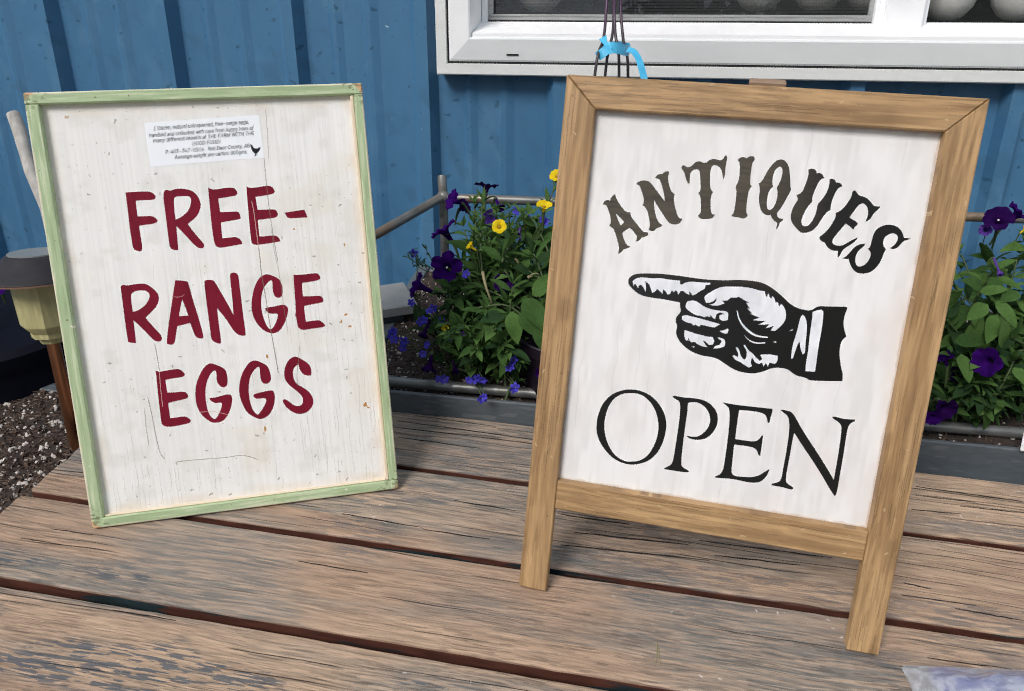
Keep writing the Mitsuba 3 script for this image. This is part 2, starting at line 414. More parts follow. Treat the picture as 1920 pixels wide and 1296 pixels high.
scene['gloss_black'] = {'type': 'twosided', 'bsdf': {'type': 'bumpmap', 'arbitrary': mikit.proc(lambda p, n, uv: fbm(dotp(p, E2['u']) * 60, dotp(p, E2['v']) * 260), eps=4e-4), 'scale': 0.00003,
                        'bsdf': {'type': 'principled', 'base_color': mikit.proc(graded_black), 'roughness': 0.22, 'specular': 0.4}}}
mat('hand_white', mikit.proc(lambda p, n, uv: mix((0.56, 0.58, 0.62), (0.80, 0.81, 0.84), fbm(dotp(p, E2['u']) * 140, dotp(p, E2['v']) * 60, 2.0))), 0.4)


def siding(p, n, uv):
    a, c = dotp(p, WU, WO), dotp(p, WV, WO)
    col = mix((0.040, 0.128, 0.245), (0.060, 0.168, 0.298), fbm(a * 9, c * 3.2, 1.0, 3)) * (0.97 + 0.06 * fbm(a * 60, c * 40, 2.0))
    chalk = smoothstep(0.56, 0.74, fbm(a * 16, c * 12, 4.0, 3))
    col = mix(col, mi.Color3f(0.085, 0.200, 0.325), 0.40 * chalk)
    d1 = flecks(a, c, 0.024, 0.34, 0.0007, 0.0034, 5, 2.6)
    d2 = flecks(a + 0.4 * c, c - 0.2 * a, 0.041, 0.36, 0.0008, 0.0042, 7, 3.8) * 0.85
    col = mix(col, mi.Color3f(0.022, 0.070, 0.125), 0.72 * dr.maximum(d1, d2))
    scuff = smoothstep(0.58, 0.80, fbm(a * 30 + c * 12, c * 20, 9.0, 4))
    col = mix(col, mi.Color3f(0.040, 0.118, 0.205), 0.50 * scuff)
    drip = smoothstep(0.60, 0.85, fbm(a * 55, c * 2.2, 14.0, 3))
    col = mix(col, mi.Color3f(0.050, 0.140, 0.250), 0.22 * drip)
    pale = flecks(a + 0.7, c, 0.060, 0.16, 0.0004, 0.0016, 12, 2.5)
    return mix(col, mi.Color3f(0.45, 0.55, 0.62), 0.6 * pale)


mat('blue_siding', mikit.proc(siding), 0.42, lambda p, n, uv: fbm(dotp(p, WU) * 22, dotp(p, WV) * 9, 1.0, 2), 0.0007, eps=2e-3, specular=0.4)
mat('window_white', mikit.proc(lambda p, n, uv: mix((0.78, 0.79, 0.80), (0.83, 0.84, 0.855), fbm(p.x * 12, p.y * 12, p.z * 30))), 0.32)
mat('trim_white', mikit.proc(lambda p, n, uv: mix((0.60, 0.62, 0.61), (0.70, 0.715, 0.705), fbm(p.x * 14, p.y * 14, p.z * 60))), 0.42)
mat('window_white_shaded', mikit.proc(lambda p, n, uv: mix((0.60, 0.625, 0.63), (0.66, 0.685, 0.69), fbm(p.x * 9, p.y * 9, p.z * 30))), 0.35)  # darker copy of the window white: shade put into the bottom face
mat('rubber_black', (0.012, 0.012, 0.012), 0.7)
mat('dull_aluminium', mikit.proc(lambda p, n, uv: mix((0.30, 0.31, 0.30), (0.46, 0.47, 0.46), noise(p.x * 30, p.y * 30, p.z * 260))), 0.45, metallic=0.5)
scene['pane_glass'] = {'type': 'thindielectric', 'int_ior': 1.5}
mat('room_dark', (0.085, 0.092, 0.092), 0.9)
mat('check_dark', (0.022, 0.017, 0.014), 0.95)
mat('screen_wire', (0.045, 0.05, 0.05), 0.7)
mat('milk_glass', (0.50, 0.50, 0.47), 0.4)


def pipe_color(p, n, uv):
    k = fbm(p.x * 30, p.y * 30, p.z * 30, 3)
    col = mix((0.13, 0.135, 0.13), (0.26, 0.265, 0.26), noise(p.x * 55, p.y * 55, p.z * 55))
    rust = smoothstep(0.46, 0.62, fbm(p.x * 9 + 3, p.y * 9, p.z * 9, 3)) * smoothstep(1.12, 1.20, p.y + 0.15 * p.x)
    col = mix(col, mix((0.17, 0.115, 0.075), (0.38, 0.27, 0.18), k), 0.85 * rust)
    return mix(col, mi.Color3f(0.09, 0.085, 0.06), 0.6 * smoothstep(0.60, 0.72, k))


mat('galvanised_pipe', mikit.proc(pipe_color), 0.38, metallic=0.55)


def grey_board(p, n, uv):
    a = p.x * float(BD[0]) + p.y * float(BD[1])
    col = mix((0.060, 0.074, 0.086), (0.092, 0.110, 0.126), fbm(a * 4, p.z * 60, p.y * 40, 3)) * (0.88 + 0.24 * noise(a * 14, p.z * 500, p.y * 500))
    return mix(col, mi.Color3f(0.15, 0.165, 0.175), 0.40 * smoothstep(0.68, 0.80, noise(a * 30, p.z * 240, p.y * 240)))


mat('grey_board', mikit.proc(grey_board), 0.6, lambda p, n, uv: noise((p.x * float(BD[0]) + p.y * float(BD[1])) * 14, p.z * 500, p.y * 500), 0.0003)
mat('pale_board', mikit.proc(lambda p, n, uv: mix((0.17, 0.182, 0.188), (0.25, 0.262, 0.268), fbm(p.x * 14, p.y * 50, p.z * 60))), 0.65)
mat('soil', mikit.proc(lambda p, n, uv: mix((0.012, 0.009, 0.008), (0.050, 0.036, 0.030), fbm(p.x * 120, p.y * 120, p.z * 120, 3))), 0.95)
mat('bark', mikit.proc(lambda p, n, uv: mix((0.012, 0.008, 0.006), (0.135, 0.088, 0.064), noise(p.x * 300, p.y * 300, p.z * 300))), 0.9)
mat('perlite', mikit.proc(lambda p, n, uv: mix((0.22, 0.185, 0.16), (0.68, 0.64, 0.60), noise(p.x * 90, p.y * 90, p.z * 90))), 0.8)
mat('pot_plastic', (0.006, 0.0018, 0.010), 0.5)
mat('lamp_cap', mikit.proc(lambda p, n, uv: mix((0.014, 0.014, 0.018), (0.032, 0.029, 0.032), fbm(p.x * 50, p.y * 50, p.z * 80))), 0.5, specular=0.3)
mat('lamp_rim', (0.34, 0.20, 0.14), 0.35, metallic=0.6)
mat('solar_cell', (0.008, 0.010, 0.012), 0.5, specular=0.15)
mat('lamp_ring', (0.17, 0.18, 0.18), 0.3)
mat('lamp_body', mikit.proc(lambda p, n, uv: mix((0.33, 0.305, 0.145), (0.44, 0.41, 0.21), fbm(p.x * 24, p.y * 24, p.z * 10)) * (0.85 + 0.3 * noise(p.x * 340, p.y * 340, p.z * 22))), 0.42)
mat('copper_pole', mikit.proc(lambda p, n, uv: mix((0.16, 0.066, 0.036), (0.55, 0.250, 0.135), fbm(p.x * 40, p.y * 40, p.z * 14))), 0.26, metallic=0.9)
mat('driftwood', mikit.proc(lambda p, n, uv: mix((0.25, 0.235, 0.215), (0.52, 0.50, 0.47), fbm(p.x * 160, p.y * 160, p.z * 16, 3))), 0.85)
mat('wire_dark', mikit.proc(lambda p, n, uv: mix((0.045, 0.038, 0.042), (0.070, 0.022, 0.075), smoothstep(0.50, 0.56, p.z))), 0.4)
mat('blue_ribbon', mikit.proc(lambda p, n, uv: mix((0.045, 0.36, 0.62), (0.085, 0.48, 0.74), noise(p.x * 120, p.y * 120, p.z * 120))), 0.38)
mat('print_dark', (0.02, 0.10, 0.20), 0.5)
mat('blue_cloth', mikit.proc(lambda p, n, uv: mix((0.030, 0.055, 0.27), (0.09, 0.14, 0.50), fbm(p.x * 70, p.y * 160, p.z * 200, 3))), 0.6)
mat('white_plastic', (0.72, 0.73, 0.74), 0.4)
mat('hinge_brown', mikit.proc(lambda p, n, uv: mix((0.20, 0.130, 0.085), (0.29, 0.20, 0.135), fbm(p.x * 60, p.y * 60, p.z * 200))), 0.6)
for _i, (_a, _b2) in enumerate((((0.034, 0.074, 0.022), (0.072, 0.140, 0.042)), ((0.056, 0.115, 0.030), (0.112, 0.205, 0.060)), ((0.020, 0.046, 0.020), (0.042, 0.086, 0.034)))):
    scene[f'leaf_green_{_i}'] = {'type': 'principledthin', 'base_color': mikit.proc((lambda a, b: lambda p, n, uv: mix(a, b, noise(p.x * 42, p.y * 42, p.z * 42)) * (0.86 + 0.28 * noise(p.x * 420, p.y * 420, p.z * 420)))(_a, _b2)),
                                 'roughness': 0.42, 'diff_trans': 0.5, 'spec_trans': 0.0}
mat('stem_green', (0.050, 0.080, 0.028), 0.6)
mat('dry_stem', (0.26, 0.23, 0.13), 0.8)


def petal(name, a, b, trans=0.35, rough=0.55):
    scene[name] = {'type': 'principledthin', 'base_color': mikit.proc(lambda p, n, uv: mix(a, b, noise(p.x * 130, p.y * 130, p.z * 130))), 'roughness': rough, 'diff_trans': trans, 'spec_trans': 0.0}


petal('petal_purple', (0.016, 0.003, 0.060), (0.042, 0.006, 0.140))
petal('petal_dark', (0.010, 0.003, 0.030), (0.030, 0.006, 0.080))
petal('petal_violet', (0.050, 0.020, 0.180), (0.130, 0.065, 0.330))
petal('petal_blue', (0.034, 0.028, 0.300), (0.095, 0.080, 0.560))
petal('petal_yellow', (0.72, 0.50, 0.012), (0.86, 0.66, 0.030), 0.5)
mat('throat_ochre', (0.36, 0.22, 0.02), 0.7)
mat('throat_white', (0.70, 0.66, 0.62), 0.6)
mat('gravel', mikit.proc(lambda p, n, uv: mix((0.10, 0.095, 0.085), (0.26, 0.245, 0.22), fbm(p.x * 30, p.y * 30, 0.0, 4))), 0.95)
scene['bag_film'] = {'type': 'blendbsdf', 'weight': mikit.proc(lambda p, n, uv: 0.34 + 0.48 * smoothstep(0.38, 0.66, fbm(p.x * 46, p.y * 80, p.z * 120, 4))), 'a': {'type': 'thindielectric', 'int_ior': 1.5},
                     'b': {'type': 'principledthin', 'base_color': {'type': 'rgb', 'value': [0.72, 0.74, 0.78]}, 'roughness': 0.3, 'diff_trans': 0.9, 'spec_trans': 0.0}}

mat('bag_seam', (0.50, 0.52, 0.54), 0.4)

mat('far_foliage', (0.028, 0.048, 0.020), 0.9)

# ------------------------------------------------------------------ lettering outlines, in tenths of a millimetre on each sign face
EGG_LETTERS = [
    ("F", "883,3950 984,3948 1049,3950 1139,3944 1167,3931 1193,3905 1203,3884 1194,3861 1176,3848 1094,3849 1023,3851 978,3845 976,3761 975,3670 1044,3666 1129,3665 1159,3646 1185,3617 1186,3600 1164,3580 1123,3572 1051,3567 978,3561 977,3499 979,3416 981,3332 972,3277 956,3264 927,3270 896,3286 878,3308 877,3388 873,3527 880,3725 882,3882", []),
    ("R", "1302,3940 1320,3954 1340,3953 1367,3938 1409,3955 1462,3960 1527,3954 1585,3938 1628,3912 1662,3865 1682,3808 1687,3752 1660,3684 1627,3631 1575,3589 1513,3546 1549,3482 1599,3398 1650,3328 1668,3291 1659,3260 1631,3250 1595,3261 1559,3292 1502,3373 1445,3454 1385,3531 1379,3458 1376,3354 1370,3252 1340,3251 1308,3260 1281,3287 1280,3381 1281,3521 1283,3687 1283,3852 1289,3900", ["1395,3842 1407,3864 1438,3871 1504,3872 1563,3869 1583,3845 1586,3814 1570,3759 1543,3705 1498,3663 1440,3625 1386,3606 1384,3667 1386,3750"]),
    ("E", "1790,3954 1809,3943 1834,3930 1901,3928 1977,3941 2064,3938 2093,3924 2112,3884 2106,3857 2080,3841 1984,3831 1887,3821 1889,3740 1891,3662 1977,3657 2086,3660 2108,3639 2116,3593 2110,3569 2061,3560 1965,3550 1884,3539 1882,3453 1879,3354 1949,3355 2031,3362 2063,3342 2091,3315 2102,3271 2027,3262 1916,3249 1837,3242 1799,3264 1783,3301 1779,3411 1778,3544 1784,3733 1788,3878", []),
    ("E", "2225,3945 2243,3930 2273,3922 2356,3927 2447,3939 2494,3937 2526,3907 2543,3874 2533,3850 2497,3835 2392,3823 2313,3817 2315,3743 2319,3662 2395,3659 2506,3660 2535,3642 2549,3602 2541,3574 2515,3557 2404,3550 2307,3542 2306,3446 2304,3348 2360,3344 2465,3350 2512,3336 2530,3310 2542,3272 2455,3261 2343,3252 2262,3246 2232,3255 2206,3271 2205,3382 2207,3517 2214,3700 2218,3854", []),
    ("-", "2625,3610 2746,3622 2859,3631 2873,3596 2888,3538 2842,3537 2751,3539 2660,3539 2639,3578", []),
    ("R", "684,2867 697,2886 723,2891 757,2877 831,2888 940,2889 981,2871 1033,2823 1071,2773 1088,2725 1078,2670 1049,2610 982,2545 908,2484 944,2421 999,2337 1049,2265 1059,2228 1049,2193 1016,2182 974,2196 942,2235 880,2324 824,2401 771,2465 768,2359 765,2240 762,2192 724,2196 679,2212 677,2280 676,2407 680,2626 682,2774", ["782,2766 803,2791 842,2808 900,2811 950,2803 980,2777 989,2733 968,2688 928,2636 864,2591 818,2571 777,2564 777,2633 777,2712"]),
    ("A", "1293,2900 1365,2889 1430,2870 1442,2790 1457,2670 1479,2541 1500,2411 1520,2264 1526,2199 1517,2176 1479,2178 1444,2195 1423,2241 1410,2315 1395,2376 1322,2363 1246,2350 1225,2276 1203,2190 1181,2136 1144,2131 1105,2151 1113,2215 1147,2363 1189,2518 1231,2673 1266,2804", ["1341,2664 1361,2591 1385,2465 1327,2466 1279,2467 1306,2564"]),
    ("N", "1614,2857 1625,2872 1667,2872 1716,2867 1735,2839 1762,2776 1804,2676 1852,2559 1898,2428 1906,2529 1910,2692 1911,2869 1918,2925 1946,2940 1988,2934 2011,2902 2010,2797 2011,2602 2010,2390 2015,2225 2012,2167 1984,2161 1939,2174 1903,2202 1864,2263 1815,2374 1763,2461 1721,2528 1719,2416 1719,2252 1721,2121 1708,2089 1667,2105 1624,2134 1610,2172 1612,2287 1611,2474 1610,2684", []),
    ("G", "2340,2894 2415,2862 2466,2829 2490,2795 2507,2732 2504,2659 2491,2610 2456,2589 2417,2596 2394,2635 2387,2693 2396,2766 2391,2807 2370,2812 2327,2775 2286,2726 2255,2655 2233,2550 2231,2444 2247,2335 2276,2242 2308,2210 2341,2227 2384,2290 2411,2354 2415,2390 2388,2405 2340,2399 2303,2421 2279,2452 2274,2477 2311,2486 2382,2488 2478,2505 2513,2497 2542,2466 2543,2425 2527,2368 2496,2296 2447,2217 2403,2176 2354,2160 2307,2164 2239,2195 2176,2267 2135,2354 2117,2437 2119,2536 2145,2648 2179,2742 2222,2820 2275,2873", []),
    ("E", "2652,2860 2682,2851 2761,2851 2922,2859 2948,2845 2970,2798 2961,2778 2920,2765 2831,2755 2743,2750 2735,2681 2737,2586 2845,2577 2949,2576 2970,2545 2979,2511 2961,2492 2908,2484 2818,2475 2737,2464 2736,2374 2737,2270 2821,2271 2895,2277 2940,2243 2967,2203 2954,2183 2877,2178 2779,2174 2690,2166 2660,2185 2634,2213 2632,2300 2629,2346 2617,2352 2625,2384 2633,2392 2640,2565 2645,2729", []),
    ("E", "936,1837 953,1828 977,1818 1063,1827 1176,1834 1208,1826 1237,1798 1256,1767 1256,1746 1238,1730 1155,1725 1089,1721 1031,1713 1029,1635 1032,1556 1120,1550 1225,1547 1250,1528 1264,1494 1255,1463 1214,1453 1120,1442 1026,1427 1024,1341 1024,1236 1101,1238 1194,1242 1225,1223 1255,1187 1257,1169 1233,1150 1161,1140 1074,1132 1007,1129 962,1139 917,1169 920,1267 922,1410 927,1582 935,1752", []),
    ("G", "1557,1865 1596,1855 1659,1822 1714,1784 1734,1749 1740,1687 1738,1615 1723,1566 1687,1547 1648,1564 1619,1606 1612,1665 1620,1736 1615,1766 1595,1769 1563,1749 1526,1696 1491,1628 1467,1536 1457,1436 1459,1334 1472,1245 1496,1191 1530,1164 1562,1184 1604,1252 1636,1321 1640,1354 1621,1367 1570,1362 1532,1381 1503,1417 1505,1434 1572,1434 1641,1448 1730,1460 1759,1442 1766,1401 1752,1330 1719,1246 1677,1177 1631,1135 1582,1119 1527,1116 1476,1139 1422,1189 1376,1257 1349,1340 1341,1435 1350,1535 1375,1633 1415,1715 1461,1789 1507,1841", []),
    ("G", "2070,1847 2104,1842 2155,1815 2206,1779 2230,1749 2245,1682 2252,1616 2242,1573 2215,1547 2180,1538 2147,1550 2127,1593 2124,1659 2131,1723 2125,1762 2105,1762 2064,1730 2016,1670 1988,1600 1970,1500 1965,1413 1970,1324 1987,1234 2013,1187 2042,1160 2071,1184 2120,1248 2154,1303 2166,1339 2153,1359 2119,1366 2063,1359 2031,1376 2013,1404 2022,1423 2058,1432 2128,1443 2239,1454 2262,1439 2269,1394 2268,1335 2245,1256 2210,1186 2170,1139 2118,1108 2062,1101 2023,1119 1965,1159 1913,1213 1884,1290 1863,1373 1854,1455 1860,1527 1885,1626 1926,1716 1974,1783 2021,1833", []),
    ("S", "2566,1846 2599,1834 2651,1797 2703,1752 2733,1708 2742,1660 2734,1590 2693,1589 2646,1607 2615,1647 2599,1697 2597,1741 2564,1733 2529,1696 2513,1639 2516,1573 2538,1512 2582,1470 2641,1430 2692,1373 2721,1314 2729,1253 2709,1195 2669,1148 2616,1116 2552,1109 2497,1123 2444,1159 2394,1213 2362,1272 2356,1303 2371,1323 2398,1319 2443,1274 2481,1237 2527,1213 2563,1216 2594,1242 2606,1289 2590,1347 2547,1400 2490,1458 2440,1515 2412,1577 2410,1650 2428,1722 2462,1784 2509,1834", []),
]
ANTIQUE_LETTERS = [
    ("A", "468,4249 475,4275 491,4295 520,4301 538,4294 541,4318 557,4345 578,4365 593,4330 627,4281 669,4234 703,4204 729,4197 755,4201 757,4165 793,4127 852,4067 902,4016 927,4019 953,4017 953,3991 926,3970 893,3963 881,3940 858,3919 837,3917 849,3963 827,3990 789,4031 759,4045 724,4017 694,3985 714,3935 742,3885 767,3865 794,3862 770,3843 726,3828 711,3800 680,3774 675,3789 683,3835 658,3899 627,3978 597,4028 572,4036 557,4050 569,4077 563,4121 546,4171 517,4228 500,4252", ["605,4180 642,4150 703,4098 670,4060 638,4113"]),
    ("N", "778,4480 800,4507 843,4521 886,4521 925,4499 976,4442 1026,4389 1076,4336 1066,4385 1043,4455 1008,4532 992,4548 955,4552 967,4578 993,4596 1017,4593 1034,4616 1062,4629 1082,4623 1086,4606 1077,4587 1084,4538 1110,4468 1137,4427 1164,4415 1157,4379 1171,4322 1194,4259 1219,4203 1239,4184 1268,4183 1255,4145 1222,4122 1168,4120 1129,4141 1077,4205 1026,4266 970,4337 978,4276 1001,4198 1030,4142 1055,4114 1082,4107 1070,4082 1028,4069 1013,4042 988,4032 950,4043 962,4084 945,4149 922,4220 895,4261 865,4281 875,4318 861,4367 831,4430 812,4468 790,4474", []),
    ("T", "1198,4660 1196,4685 1212,4699 1232,4688 1251,4679 1282,4686 1306,4715 1334,4744 1366,4747 1389,4734 1427,4735 1448,4764 1478,4777 1516,4777 1549,4767 1576,4778 1586,4806 1599,4823 1616,4802 1615,4767 1610,4717 1616,4648 1612,4609 1605,4596 1592,4639 1574,4686 1546,4712 1510,4721 1483,4711 1472,4664 1480,4587 1490,4510 1511,4476 1527,4467 1518,4449 1510,4412 1519,4335 1531,4271 1548,4251 1572,4255 1562,4224 1536,4207 1480,4200 1445,4197 1413,4221 1418,4239 1437,4255 1427,4341 1414,4404 1400,4428 1385,4437 1400,4456 1405,4489 1391,4566 1375,4649 1355,4669 1327,4667 1294,4643 1285,4607 1294,4526 1273,4528 1252,4569 1233,4620 1214,4647", []),
    ("I", "1714,4781 1725,4803 1750,4817 1782,4814 1793,4805 1815,4824 1841,4833 1867,4821 1872,4797 1853,4771 1853,4702 1854,4618 1862,4563 1881,4550 1858,4520 1854,4449 1855,4365 1862,4294 1879,4281 1877,4260 1858,4242 1828,4237 1798,4247 1750,4245 1725,4253 1745,4276 1749,4327 1750,4398 1744,4496 1730,4523 1731,4541 1746,4574 1752,4631 1745,4707 1737,4762", []),
    ("Q", "2087,4817 2127,4821 2157,4805 2186,4769 2204,4716 2219,4648 2231,4579 2243,4546 2231,4513 2209,4452 2185,4387 2158,4339 2144,4316 2155,4286 2178,4270 2214,4270 2206,4248 2181,4231 2182,4196 2163,4164 2158,4172 2165,4208 2162,4229 2131,4241 2103,4270 2090,4297 2062,4288 2022,4302 1993,4334 1970,4389 1958,4458 1959,4515 1951,4556 1936,4579 1962,4599 1980,4642 2002,4706 2034,4764 2060,4797", ["2104,4753 2124,4751 2137,4728 2142,4676 2133,4620 2122,4584 2107,4557 2120,4528 2128,4473 2122,4416 2106,4366 2082,4341 2061,4344 2045,4367 2037,4423 2037,4486 2050,4536 2076,4563 2062,4593 2059,4642 2064,4698 2079,4733"]),
    ("U", "2369,4746 2392,4757 2419,4757 2442,4738 2448,4718 2474,4725 2499,4715 2523,4680 2493,4667 2473,4627 2456,4564 2444,4507 2444,4473 2450,4449 2424,4422 2399,4364 2381,4306 2378,4257 2393,4223 2421,4217 2454,4229 2479,4280 2497,4338 2502,4394 2499,4436 2524,4466 2555,4524 2573,4581 2576,4636 2570,4673 2597,4680 2622,4671 2632,4647 2658,4651 2683,4638 2693,4618 2662,4602 2643,4559 2626,4496 2619,4440 2624,4391 2599,4375 2575,4338 2552,4287 2528,4229 2500,4191 2463,4166 2404,4151 2375,4165 2320,4213 2286,4255 2274,4303 2278,4360 2296,4418 2321,4462 2298,4503 2328,4518 2348,4541 2367,4619 2378,4695 2374,4726", []),
    ("E", "2789,4563 2794,4586 2807,4591 2825,4580 2852,4545 2893,4541 2928,4527 2959,4503 2986,4474 3005,4459 3058,4464 3047,4442 3025,4416 3004,4387 2991,4347 2969,4321 2948,4312 2962,4365 2957,4413 2941,4450 2914,4475 2884,4477 2862,4453 2836,4409 2802,4337 2838,4319 2881,4296 2887,4282 2873,4267 2862,4252 2859,4231 2845,4233 2822,4255 2778,4278 2746,4227 2704,4156 2682,4109 2691,4081 2719,4066 2766,4064 2809,4089 2849,4125 2908,4162 2890,4122 2850,4083 2803,4043 2784,4013 2779,3984 2762,3954 2754,3974 2752,4017 2714,4013 2671,4026 2637,4055 2622,4085 2594,4089 2564,4115 2567,4136 2602,4168 2640,4224 2664,4282 2680,4332 2674,4370 2707,4387 2741,4425 2771,4486 2790,4533", []),
    ("S", "3123,4298 3168,4305 3214,4299 3257,4276 3285,4244 3308,4195 3342,4196 3369,4194 3344,4181 3314,4171 3293,4141 3273,4105 3244,4084 3219,4082 3202,4090 3227,4107 3250,4144 3259,4186 3244,4216 3213,4230 3176,4220 3142,4189 3132,4153 3135,4119 3150,4092 3171,4073 3158,4044 3150,3987 3133,3929 3102,3877 3062,3840 3005,3824 2951,3828 2906,3859 2875,3909 2856,3953 2832,3947 2798,3951 2828,3968 2850,3999 2871,4036 2898,4074 2933,4098 2983,4109 2970,4078 2941,4050 2921,4013 2914,3963 2924,3914 2948,3888 2981,3892 3016,3917 3039,3962 3048,4005 3039,4039 3012,4061 3031,4087 3032,4143 3039,4214 3064,4264", []),
    ("O", "895,2377 962,2391 1039,2393 1117,2378 1198,2341 1264,2284 1320,2212 1358,2128 1373,2050 1370,1941 1346,1820 1306,1731 1246,1657 1182,1614 1082,1577 1012,1573 932,1587 849,1624 771,1690 710,1764 666,1849 649,1938 652,2058 683,2180 734,2269 805,2333", ["950,2349 1026,2358 1096,2344 1151,2307 1204,2257 1251,2183 1284,2090 1297,2002 1292,1911 1270,1816 1237,1734 1192,1671 1136,1630 1061,1608 992,1601 919,1627 852,1676 794,1759 753,1854 730,1951 731,2060 750,2163 788,2250 843,2307 900,2338"]),
    ("P", "1396,2378 1412,2389 1496,2381 1612,2389 1703,2385 1781,2355 1848,2290 1877,2215 1874,2127 1840,2042 1789,1985 1726,1957 1660,1949 1612,1961 1589,1976 1601,1982 1665,1977 1720,2001 1771,2058 1802,2133 1801,2204 1767,2278 1710,2331 1641,2352 1584,2344 1557,2327 1564,2239 1561,2096 1562,1926 1565,1773 1572,1656 1600,1629 1653,1610 1661,1598 1647,1587 1563,1582 1469,1584 1409,1583 1406,1596 1471,1639 1486,1688 1490,1825 1494,2032 1493,2211 1481,2315 1459,2343 1407,2362", []),
    ("E", "1899,2384 1934,2384 2049,2380 2205,2384 2386,2390 2390,2367 2381,2305 2378,2241 2360,2241 2347,2291 2317,2329 2246,2339 2160,2338 2069,2332 2067,2248 2072,2021 2160,2020 2248,2022 2290,2038 2311,2068 2324,2100 2337,2101 2339,1996 2340,1882 2320,1888 2303,1933 2266,1961 2177,1966 2070,1961 2074,1848 2079,1713 2087,1651 2117,1627 2188,1630 2293,1642 2359,1673 2413,1726 2450,1759 2442,1706 2416,1649 2378,1604 2310,1585 2230,1583 2131,1593 2024,1587 1936,1577 1929,1591 1975,1618 2000,1671 2002,1788 2001,1990 1992,2218 1972,2333 1937,2361", []),
    ("N", "2464,2388 2480,2397 2576,2386 2618,2332 2715,2197 2840,2048 2967,1890 3074,1747 3074,1908 3072,2104 3063,2288 3044,2332 3011,2354 2961,2379 2963,2395 2996,2398 3064,2385 3170,2397 3169,2378 3136,2355 3117,2315 3116,2223 3121,2037 3122,1821 3124,1593 3105,1582 3057,1639 2950,1783 2843,1917 2729,2049 2629,2174 2623,2127 2623,1956 2618,1784 2620,1659 2646,1630 2701,1606 2708,1590 2689,1575 2617,1587 2494,1590 2492,1607 2558,1634 2579,1672 2579,1787 2584,1988 2580,2176 2562,2295 2540,2339 2502,2365", []),
    ("H", "806,3516 822,3559 865,3588 944,3606 1103,3621 1288,3621 1447,3614 1603,3611 1757,3624 1882,3642 1984,3648 2085,3644 2165,3620 2247,3574 2331,3514 2402,3456 2482,3425 2570,3416 2606,3427 2638,3457 2673,3474 2758,3478 2914,3494 2923,3478 2908,3417 2909,3338 2925,3275 2958,3206 2919,3161 2915,3074 2932,2983 2964,2880 2985,2842 2991,2765 2849,2745 2689,2726 2660,2750 2545,2761 2487,2808 2409,2820 2321,2808 2251,2762 2178,2731 2089,2719 1983,2732 1899,2769 1800,2825 1732,2840 1626,2840 1516,2871 1429,2922 1367,2991 1342,3050 1355,3109 1326,3158 1332,3214 1371,3260 1354,3306 1348,3355 1268,3360 1160,3369 1026,3370 929,3389 856,3440 817,3477", []),
]
